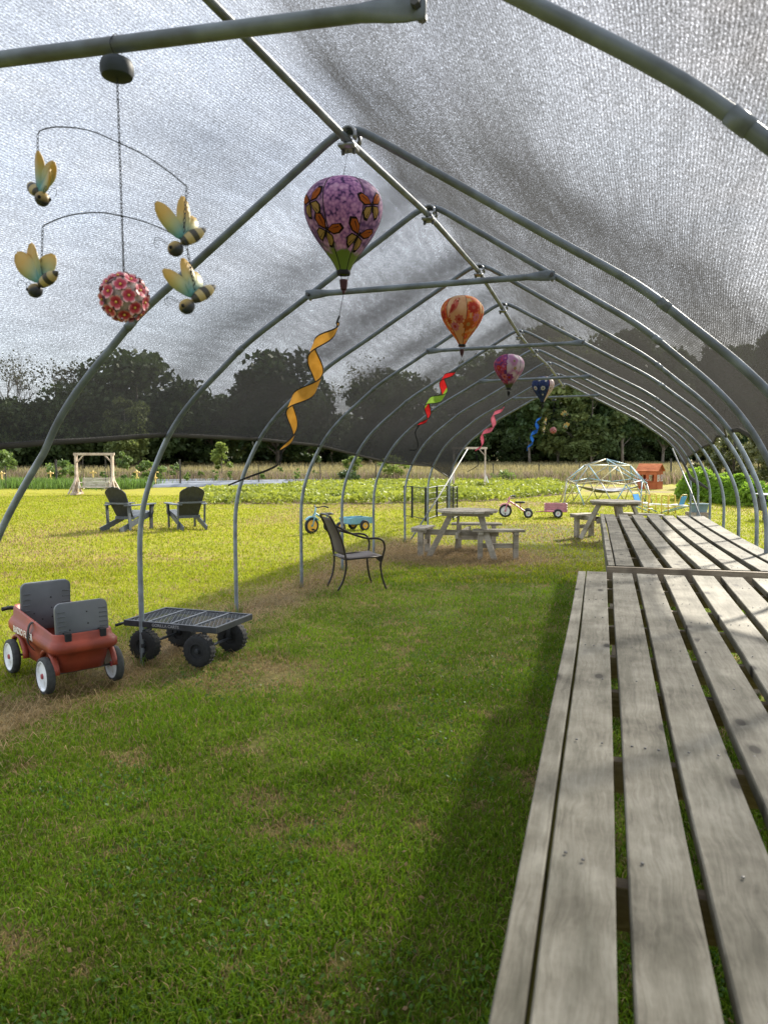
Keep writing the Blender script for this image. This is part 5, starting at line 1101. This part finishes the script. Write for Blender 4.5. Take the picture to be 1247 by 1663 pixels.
# ---------------------------------------------------------------- round picnic tables
def picnic(loc, rz, label):
    T = empty('picnic_table', loc, rz, label, 'picnic table', 'round wooden picnic tables'); r0 = .47
    for i in range(6):
        x0 = -r0 + i * 2 * r0 / 6 + .004; x1 = -r0 + (i + 1) * 2 * r0 / 6 - .004; out = []
        for k_ in range(7): x_ = x0 + (x1 - x0) * k_ / 6; out.append((x_, math.sqrt(max(.012, r0 * r0 - x_ * x_))))
        out += [(x_, -y_) for x_, y_ in reversed(out)]; MB().prism(out, 'Z', .695, .732).build('top_plank', 'picnic', T, bevel=.003)
    for s_ in (-1, 1): MB().box((0, s_ * .2, .668), (.74, .07, .05)).build('top_batten', 'picnic', T)
    for (a, c_) in (((-.22, -.18), (-.56, -.30)), ((.22, -.18), (.48, -.36)), ((-.18, .22), (-.30, .60)), ((.2, .22), (.26, .62))):
        MB().bar((a[0], a[1], .69), (c_[0], c_[1], -.01), .085, .04, (0, 1, .2) if abs(c_[0]) > abs(c_[1]) else (1, 0, .2)).build('splayed_leg', 'picnic', T)
    MB().box((-.12, -.12, .375), (1.25, .04, .085)).build('seat_beam', 'picnic', T); MB().box((-.1, .20, .355), (.04, 1.22, .085)).build('seat_beam', 'picnic', T)
    for (cx, cy, ang, L_, wd) in ((-.72, -.04, 88, .62, .26), (.50, -.17, 15, .80, .27), (.0, .87, 12, .85, .25)):
        bn = empty('bench', (cx, cy, 0), R(ang)); bn.parent = T
        for q in (-.5, .5):
            hw = L_ / 2; out = [(-hw, q * wd * .5 - wd * .235), (hw, q * wd * .5 - wd * .235), (hw - .07 * (q > 0), q * wd * .5 + wd * .235), (-hw + .07 * (q > 0), q * wd * .5 + wd * .235)]
            MB().prism(out, 'Z', .415, .45).build('seat_plank', 'picnic', bn, bevel=.003)
        for q in (-1, 1):
            MB().box((q * L_ * .34, -.03, .2), (.075, .085, .43)).build('bench_leg', 'picnic', bn, bevel=.003)
            MB().box((q * L_ * .34, 0, .396), (.07, wd * .9, .038)).build('seat_batten', 'picnic', bn)
        MB().box((0, -.03, .20), (L_ * .68 - .08, .036, .07)).build('stretcher', 'picnic', bn)
    return T
picnic((-2.07, 12.0, 0), 0, 'round grey wooden picnic table with attached benches left of the slatted tables')
picnic((.20, 15.1, 0), R(-37), 'round sunlit picnic table half hidden behind the farther slatted table')

# ---------------------------------------------------------------- adirondack chairs
def adirondack(loc, rz, label):
    T = empty('adirondack_chair', loc, rz, label, 'lawn chair', 'dark adirondack chairs')
    bs = Vector((0, -.14, .27)); bt = Vector((0, -.50, .93)); d_ = (bt - bs)
    for i, xo in enumerate((-.2, -.1, 0, .1, .2)):
        mb = MB(); nrm = Vector((0, d_.z, -d_.y)).normalized(); arch_ = lambda x_: 1.0 - .17 * (abs(x_) / .26) ** 2.2; hw0, hw1 = .0435, .0525; xt = xo * 1.09
        out = [(xo * .86 - hw0, 0), (xo * .86 + hw0, 0)] + [(xt + hw1 * q, arch_(xt + hw1 * q) - .018 * abs(q) ** 3) for q in (1, .8, .5, .2, -.2, -.5, -.8, -1)]
        F_ = [bs + d_ * t_ + Vector((x_, 0, 0)) - nrm * .009 for x_, t_ in out]; G_ = [p + nrm * .018 for p in F_]; k_ = len(out)
        mb.add(F_ + G_, [tuple(reversed(range(k_))), tuple(range(k_, 2 * k_))] + [(q, (q + 1) % k_, k_ + (q + 1) % k_, k_ + q) for q in range(k_)])
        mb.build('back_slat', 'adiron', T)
    for i in range(6):
        t_ = i / 5; MB().box((0, .36 - .48 * t_, .372 - .10 * t_), (.52, .082, .02), (R(11), 0, 0)).build('seat_slat', 'adiron_lit', T)
    for s_ in (-1, 1):
        MB().bar((s_ * .255, .38, .335), (s_ * .255, -.60, .03), .024, .11, (0, 0, 1)).build('side_stringer', 'adiron_lit', T)
        MB().box((s_ * .29, .33, .255), (.024, .09, .53)).build('front_leg', 'adiron', T)
        MB().bar((s_ * .29, -.33, .02), (s_ * .29, -.36, .53), .024, .07, (0, 1, 0)).build('rear_support', 'adiron_lit', T)
        MB().prism([(s_ * .21, -.42), (s_ * .30, -.44), (s_ * .37, -.30), (s_ * .38, .38), (s_ * .34, .45), (s_ * .24, .45), (s_ * .225, .30), (s_ * .25, -.1)], 'Z', .53, .552).build('armrest', 'adiron_lit', T)
        MB().prism([(.29, .525), (.41, .525), (.385, .46), (.36, .42), (.385, .36), (.35, .31), (.29, .28)], 'X', s_ * .302 + s_ * .012 - .009, s_ * .302 + s_ * .012 + .009).build('arm_bracket', 'adiron', T)
    mb = MB(); rings = []
    for x_ in np.linspace(-.30, .30, 9): yy = -.365 - .05 * (1 - (x_ / .3) ** 2); rings.append([(x_, yy, .565), (x_, yy - .04, .565), (x_, yy - .04, .60), (x_, yy, .60)])
    mb.rings(rings).build('back_rail', 'adiron_lit', T)
    MB().box((0, -.155, .262), (.5, .03, .06)).build('lower_rail', 'adiron_lit', T)
    return T
adirondack((-9.72, 14.25, 0), face(.12, .99), 'charcoal adirondack chair nearest the left edge, facing away to the right')
adirondack((-8.72, 14.85, 0), face(-.74, .67), 'charcoal adirondack chair right of its twin, facing away from the tunnel')

# ---------------------------------------------------------------- porch swing frames
def swing_frame(loc, rz, label, w, h, pale):
    T = empty('swing_frame', loc, rz, label, 'swing frame', 'wooden swing frames'); hw = w / 2
    MB().box((0, 0, h - .05), (w + .18, .09, .10)).build('top_beam', 'swing', T, bevel=.004)
    for s_ in (-1, 1):
        for q in (-.05, .05): MB().box((s_ * hw, q, (h - .1) / 2), (.075, .075, h - .1)).build('post', 'swing', T, bevel=.004)
        MB().bar((s_ * hw, 0, h - .42), (s_ * (hw - .30), 0, h - .09), .045, .06, (0, 1, 0)).build('knee_brace', 'swing', T)
        for q in (-1, 1): MB().bar((s_ * hw, q * .05, .75 * h / 1.7), (s_ * hw, q * .46, .03), .045, .085, (1, 0, 0)).build('side_brace', 'swing', T)
        for q in (-1, 1): MB().bar((s_ * hw, q * .09, .62 * h / 1.7), (s_ * (hw + .23), q * .30, .03), .045, .08, (0, 1, 0)).build('foot_brace', 'swing' if not pale else 'white', T)
        MB().box((s_ * hw, 0, .04), (.14, 1.0, .085)).build('ground_beam', 'swing', T)
    return T
SWX, SWY = -19.62, 26.45
swing_frame((SWX, SWY, 0), R(16), 'weathered wooden porch swing frame on the far left lawn', 1.45, 1.66, False)
B = empty('porch_swing_bench', (SWX, SWY, .16), R(16), 'slatted grey wooden swing bench hanging in the left frame', 'swing bench')
for i in range(6): MB().box((0, .12 + .03 * i / 5, .17 + i * .062), (1.08, .018, .05)).build('back_slat', 'benchwood', B)
for i in range(5): MB().box((0, -.30 + i * .09, .11 + .012 * abs(i - 2)), (1.10, .075, .02)).build('seat_slat', 'benchwood', B)
for s_ in (-1, 1):
    MB().box((s_ * .54, -.02, .32), (.06, .5, .025)).build('armrest', 'benchwood', B); MB().box((s_ * .54, -.24, .21), (.045, .045, .2)).build('arm_post', 'benchwood', B); MB().bar((s_ * .5, .14, .05), (s_ * .5, .19, .52), .05, .04).build('back_post', 'benchwood', B)
    MB().box((s_ * .5, -.1, .085), (.05, .48, .05)).build('seat_frame', 'benchwood', B)
    mb = MB(); chain(mb, (s_ * .52, -.22, .1), (s_ * .44, 0, 1.36), .005, .06); chain(mb, (s_ * .52, .16, .4), (s_ * .44, 0, 1.36), .005, .06); mb.build('chain', 'fencepost', B)
swing_frame((-6.28, 36.8, 0), R(9), 'tall wooden swing frame with pale feet beyond the far tunnel end', 1.5, 1.95, True)

# ---------------------------------------------------------------- tricycles and trailers
def trike(loc, rz, label, paint, rim, s=1.0):
    T = empty('tricycle', loc, rz, label, 'tricycle', 'toy tricycles')
    wheel(T, (0, .30, .165), .165, .055, 'rubber', rim, paint, rimr=.68, name='front_wheel')
    for s_ in (-1, 1): wheel(T, (s_ * .21, -.27, .115), .115, .055, 'rubber', rim, paint, rimr=.55, name='rear_wheel')
    MB().tube([(-.21, -.27, .115), (.21, -.27, .115)], .012, 8).build('rear_axle', paint, T, True)
    MB().tube(catmull([(0, .22, .42), (0, .12, .36), (0, -.05, .25), (0, -.2, .15), (0, -.28, .125)], 5), .020, 8).build('frame_tube', paint, T, True)
    for s_ in (-1, 1): MB().tube(catmull([(s_ * .045, .30, .165), (s_ * .045, .27, .30), (s_ * .02, .225, .40)], 4), .012, 8).build('fork', paint, T, True)
    MB().tube([(0, .235, .37), (0, .19, .53)], .016, 8).build('steering_tube', paint, T, True)
    MB().tube(catmull([(-.23, .07, .535), (-.16, .10, .56), (-.06, .17, .535), (.06, .17, .535), (.16, .10, .56), (.23, .07, .535)], 5), .011, 8).build('handlebar', 'chairmetal', T, True)
    for s_ in (-1, 1): MB().tube([(s_ * .16, .10, .56), (s_ * .245, .06, .533)], .016, 8).build('grip', 'rubber', T, True)
    mb = MB(); rings = []
    for t_, w_ in ((0, .03), (.15, .045), (.45, .06), (.75, .10), (.95, .105), (1, .06)): y_ = .06 - .25 * t_; rings.append([(-w_, y_, .372), (0, y_, .36), (w_, y_, .372), (w_ * .9, y_, .40), (0, y_, .412), (-w_ * .9, y_, .40)])
    mb.rings(rings).build('saddle', 'rubber', T, True); MB().tube([(0, -.08, .26), (0, -.08, .37)], .013, 8).build('seat_post', paint, T, True)
    MB().lathe([(.168, -.03), (.190, -.034), (.192, .034), (.168, .03)], 14, (0, .30, .168), 'X', R(40), R(150)).build('mudguard', paint, T, True)
    MB().box((0, .30, .09), (.20, .02, .035)).build('pedals', 'rubber', T)
    return T
def trailer(loc, rz, label, paint, side, rim, stake):
    T = empty('toy_trailer', loc, rz, label, 'trailer', 'toy trailers')
    MB().box((0, 0, .165), (.40, .56, .03)).build('bed', paint, T, bevel=.005)
    for s_ in (-1, 1):
        wheel(T, (s_ * .22, -.05, .115), .115, .055, 'rubber', rim, paint, rimr=.55)
        if stake:
            for z_ in (.21, .275, .335): MB().box((s_ * .195, 0, z_), (.016, .56, .045)).build('side_slat', side, T)
            for q in (-.25, .0, .25): MB().box((s_ * .208, q, .265), (.012, .03, .20)).build('stake', side, T)
        else: MB().prism([(-.28, .17), (.28, .17), (.31, .27), (.24, .285), (-.24, .285), (-.31, .27)], 'X', s_ * .195 - .008, s_ * .195 + .008).build('side_panel', paint, T)
    for q, mm_ in ((-.275, 'white' if stake else paint), (.275, side)):
        for z_ in ((.21, .275, .335) if stake else (.225,)): MB().box((0, q, z_), (.37, .016, .045 if stake else .10)).build('end_slat', mm_, T)
    MB().tube([(-.22, -.05, .115), (.22, -.05, .115)], .011, 8).build('axle', paint, T, True)
    MB().tube([(0, .27, .155), (0, .50, .14)], .011, 8).build('tow_bar', paint, T, True)
    return T
trike((-2.13, 19.72, 0), face(-.97, -.12), 'pink toy tricycle with white wheel rims on the lawn', 'pinkpaint', 'whiterim')
trailer((-1.19, 19.95, 0), face(-.98, -.10), 'pink slatted toy trailer behind the pink tricycle', 'pinkpaint', 'pinkwood', 'whiterim', True)
trike((-5.50, 14.72, 0), face(-.55, -.83), 'pale blue toy tricycle with yellow wheel rims behind the armchair', 'trikeblue', 'yellowrim')
trailer((-5.02, 15.42, 0), face(-.60, -.80), 'pale blue toy trailer with yellow wheel rims behind the blue tricycle', 'trikeblue', 'trikeblue', 'yellowrim', False)

# ---------------------------------------------------------------- folding wire pen
PX = [(656, 840), (669, 841), (691, 846), (709, 840), (726, 837), (736, 844), (742, 841)]
pen = empty('wire_pen', (*at(700, 842), 0), 0, 'black folding wire pen behind the round picnic table', 'pen'); po = Vector((*at(700, 842), 0)); prev = None
for i, q in enumerate(PX):
    p = Vector((*at(*q), 0)) - po; MB().box(p + Vector((0, 0, .40)), (.05 if i in (1, 2, 3) else .03, .03, .82)).build('post', 'wire', pen)
    if prev is not None:
        mb = MB(); d_ = p - prev
        for z_ in (.04, .79): mb.tube([prev + Vector((0, 0, z_)), p + Vector((0, 0, z_))], .011, 5)
        for k_ in range(1, max(2, int(d_.length / .075))): c_ = prev + d_ * (k_ / max(2, int(d_.length / .075))); mb.tube([c_ + Vector((0, 0, .04)), c_ + Vector((0, 0, .79))], .0035, 4)
        for z_ in (.2, .35, .5, .65): mb.tube([prev + Vector((0, 0, z_)), p + Vector((0, 0, z_))], .0032, 4)
        mb.build('wire_panel', 'green_pen', pen)
    prev = p

# ---------------------------------------------------------------- climbing dome, tarp, playhouse, see-saw
dome = empty('climbing_dome', (.02, 26.7, 0), 0, 'faded blue and yellow geodesic climbing dome', 'climbing dome')
bm = bmesh.new(); bmesh.ops.create_icosphere(bm, subdivisions=2, radius=1.0)
ed = [(e.verts[0].co.copy(), e.verts[1].co.copy()) for e in bm.edges if all(v.co.z > -.08 for v in e.verts)]; bm.free()
RD = 1.48; rotd = Matrix.Rotation(R(10), 3, 'Z'); joints = {}
for a, b_ in ed:
    a, b_ = [rotd @ Vector((p.x * RD, p.y * RD, max(.0, p.z) * 1.45)) for p in (a, b_)]
    if a.z < .01 and b_.z < .01: continue
    MB().tube([a, b_], .018, 7).build('strut', random.choice(['domeblue', 'domeyellow', 'domegrey', 'domeyellow', 'domeblue']), dome, True)
    for p in (a, b_): joints[tuple(round(q, 2) for q in p)] = p
for p in joints.values(): MB().lathe([(0, -.02), (.038, -.014), (.038, .014), (0, .02)], 10, p).build('joint', 'domegrey', dome, True)
mb = MB(); N = 14; V_ = []
for i in range(N + 1):
    for j in range(7): u, v_ = i / N, j / 6; V_.append((-.95 + 1.95 * u, -.5 + v_, .34 + .16 * (2 * u - 1) ** 2 + .08 * (2 * v_ - 1) ** 2 + .03 * math.sin(7 * u + 4 * v_)))
mb.add(V_, [(i * 7 + j, i * 7 + j + 1, (i + 1) * 7 + j + 1, (i + 1) * 7 + j) for i in range(N) for j in range(6)])
for cx, cy in ((-.95, -.5), (-.95, .5), (1.0, -.5), (1.0, .5)): mb.tube([(cx, cy, .58), (cx * 1.28, cy * 1.15, .78)], .008, 4)
tp_ = mb.build('hanging_tarp', 'tarp', None, True); tp_.location = (.05, 26.7, 0); tag(tp_, 'black and white tarp slung like a hammock inside the climbing dome', 'tarp')
hs = empty('playhouse', (2.02, 37.9, 0), R(-24), 'small orange cedar playhouse with a pitched roof', 'playhouse'); a_, b2, wh = .38, .44, .84
def panel(mb, x0, x1, y, z0, z1, axis): mb.box(((x0 + x1) / 2, y, (z0 + z1) / 2), (x1 - x0, .03, z1 - z0)) if axis == 'X' else mb.box((y, (x0 + x1) / 2, (z0 + z1) / 2), (.03, x1 - x0, z1 - z0))
for nm, lo, hi, yy, ax in (('front_wall', -b2, b2, -a_, 'X'), ('back_wall', -b2, b2, a_, 'X'), ('gable_wall', -a_ + .02, a_ - .02, -b2, 'Y'), ('gable_wall', -a_ + .02, a_ - .02, b2, 'Y')):
    mb = MB(); L_ = hi - lo
    panel(mb, lo, hi, yy, 0, .36, ax); panel(mb, lo, hi, yy, .66, wh, ax); panel(mb, lo, lo + .14 * L_, yy, .36, .66, ax); panel(mb, hi - .14 * L_, hi, yy, .36, .66, ax); panel(mb, lo + .44 * L_, lo + .58 * L_, yy, .36, .66, ax)
    wl_ = mb.build(nm, 'cedar', hs)
    if ax == 'Y':
        mb.v, mb.f = [], []; MB().prism([(-a_, wh), (a_, wh), (0, wh + .30)], 'X', yy - .015, yy + .015).build('gable', 'cedar', hs)
        wf = MB()
        for c_ in (-.22, .20):
            for q in (-.10, .10): wf.box((yy * 1.03, c_ + q, .51), (.03, .025, .30))
            for z_ in (.37, .51, .65): wf.box((yy * 1.03, c_, z_), (.03, .21, .022))
        wf.build('window_frame', 'white', wl_)
    else: MB().box((.18, yy * 1.06, .35), (.5, .07, .03)).build('counter', 'cedar', wl_)
for s_ in (-1, 1):
    sl = math.atan2(.30, a_); 
    for q in range(5):
        t_ = (q + .5) / 5; MB().box((0, s_ * (a_ + .06) * t_, wh + .325 - (.30 + .04) * t_ + .004 * (q % 2)), (2 * b2 + .2, .115, .022), (-s_ * sl, 0, 0)).build('roof_board', 'cedarroof', hs)
MB().box((-b2 - .045, 0, .36), (.08, .5, .025)).build('planter_shelf', 'cedar', hs)
ss = empty('see_saw', (1.42, 22.25, 0), R(-36), 'yellow see-saw glider with two blue seats', 'see-saw')
MB().tube([(-.68, 0, .235), (.66, 0, .235)], .022, 8).build('beam', 'white', ss, True)
for s_ in (-1, 1):
    mb = MB(); rings = []
    for t_ in np.linspace(0, 1, 7): rings.append([(s_ * (.50 + .07 * t_) - .0, -.12, .25 + .24 * t_), (s_ * (.50 + .07 * t_), .12, .25 + .24 * t_), (s_ * (.515 + .08 * t_), .12, .25 + .24 * t_), (s_ * (.515 + .08 * t_), -.12, .25 + .24 * t_)])
    mb.rings(rings).build('seat_back', 'blueplastic', ss); MB().box((s_ * .42, 0, .255), (.22, .26, .022)).build('seat', 'white', ss, bevel=.006)
    MB().tube(catmull([(s_ * .52, -.13, .26), (s_ * .585, -.13, .50), (s_ * .595, 0, .53), (s_ * .585, .13, .50), (s_ * .52, .13, .26)], 4), .010, 6).build('back_tube', 'yellowpaint', ss, True)
    for q in (-.16, .16):
        MB().tube(catmull([(s_ * .16, q, .0), (s_ * .155, q, .45), (s_ * .18, q, .50), (s_ * .27, q, .50), (s_ * .30, q, .45), (s_ * .31, q, .0)], 4), .013, 7).build('handle_frame', 'yellowpaint', ss, True)
    for z_ in (.10, .2): MB().tube([(s_ * .235, -.16, z_), (s_ * .235, .16, z_)], .010, 6).build('foot_rest', 'white', ss, True)
    for q in (-.15, .15): MB().tube([(s_ * .12, q, .02), (s_ * .64, q, .235)], .013, 7).build('rocker_leg', 'tealpaint', ss, True)
ss.scale = (1.28, 1.1, 1.0)
tub = empty('plastic_tub', (2.30, 20.95, 0), R(20), 'faded blue grey plastic tub resting beside the right tunnel posts', 'tub')
MB().rings([rrect(.17, .12, .04, .14), rrect(.20, .15, .05, .33), rrect(.225, .175, .05, .335), rrect(.225, .175, .05, .355), rrect(.20, .15, .05, .35), rrect(.165, .115, .04, .17)]).build('basin', 'tub', tub, 'auto')
for s_ in (-1, 1): MB().tube(catmull([(s_ * .225, -.05, .34), (s_ * .26, -.03, .35), (s_ * .26, .03, .35), (s_ * .225, .05, .34)], 4), .01, 6).build('handle', 'tub', tub, True)
br = empty('wooden_crate', (2.26, 20.93, 0), R(20), 'low brown wooden crate under the blue grey tub', 'crate')
for z_ in (.035, .1):
    for s_ in (-1, 1): MB().box((0, s_ * .17, z_), (.46, .018, .055)).build('side_slat', 'post', br); MB().box((s_ * .22, 0, z_), (.018, .32, .055)).build('end_slat', 'post', br)
MB().box((0, 0, .134), (.44, .32, .012)).build('lid', 'post', br)
tb = empty('side_table', (3.98, 20.9, 0), R(10), 'black metal side table with grey top at the right edge', 'side table')
MB().rings([rrect(.32, .28, .05, .60), rrect(.335, .295, .05, .607), rrect(.335, .295, .05, .622), rrect(.32, .28, .05, .63)]).build('table_top', 'clamp', tb, 'auto')
for sx in (-1, 1):
    for sy in (-1, 1): MB().bar((sx * .25, sy * .21, .6), (sx * .27, sy * .23, 0), .055, .05).build('leg', 'wire', tb)
    MB().box((sx * .26, 0, .36), (.03, .42, .30)).build('side_panel', 'wire', tb)
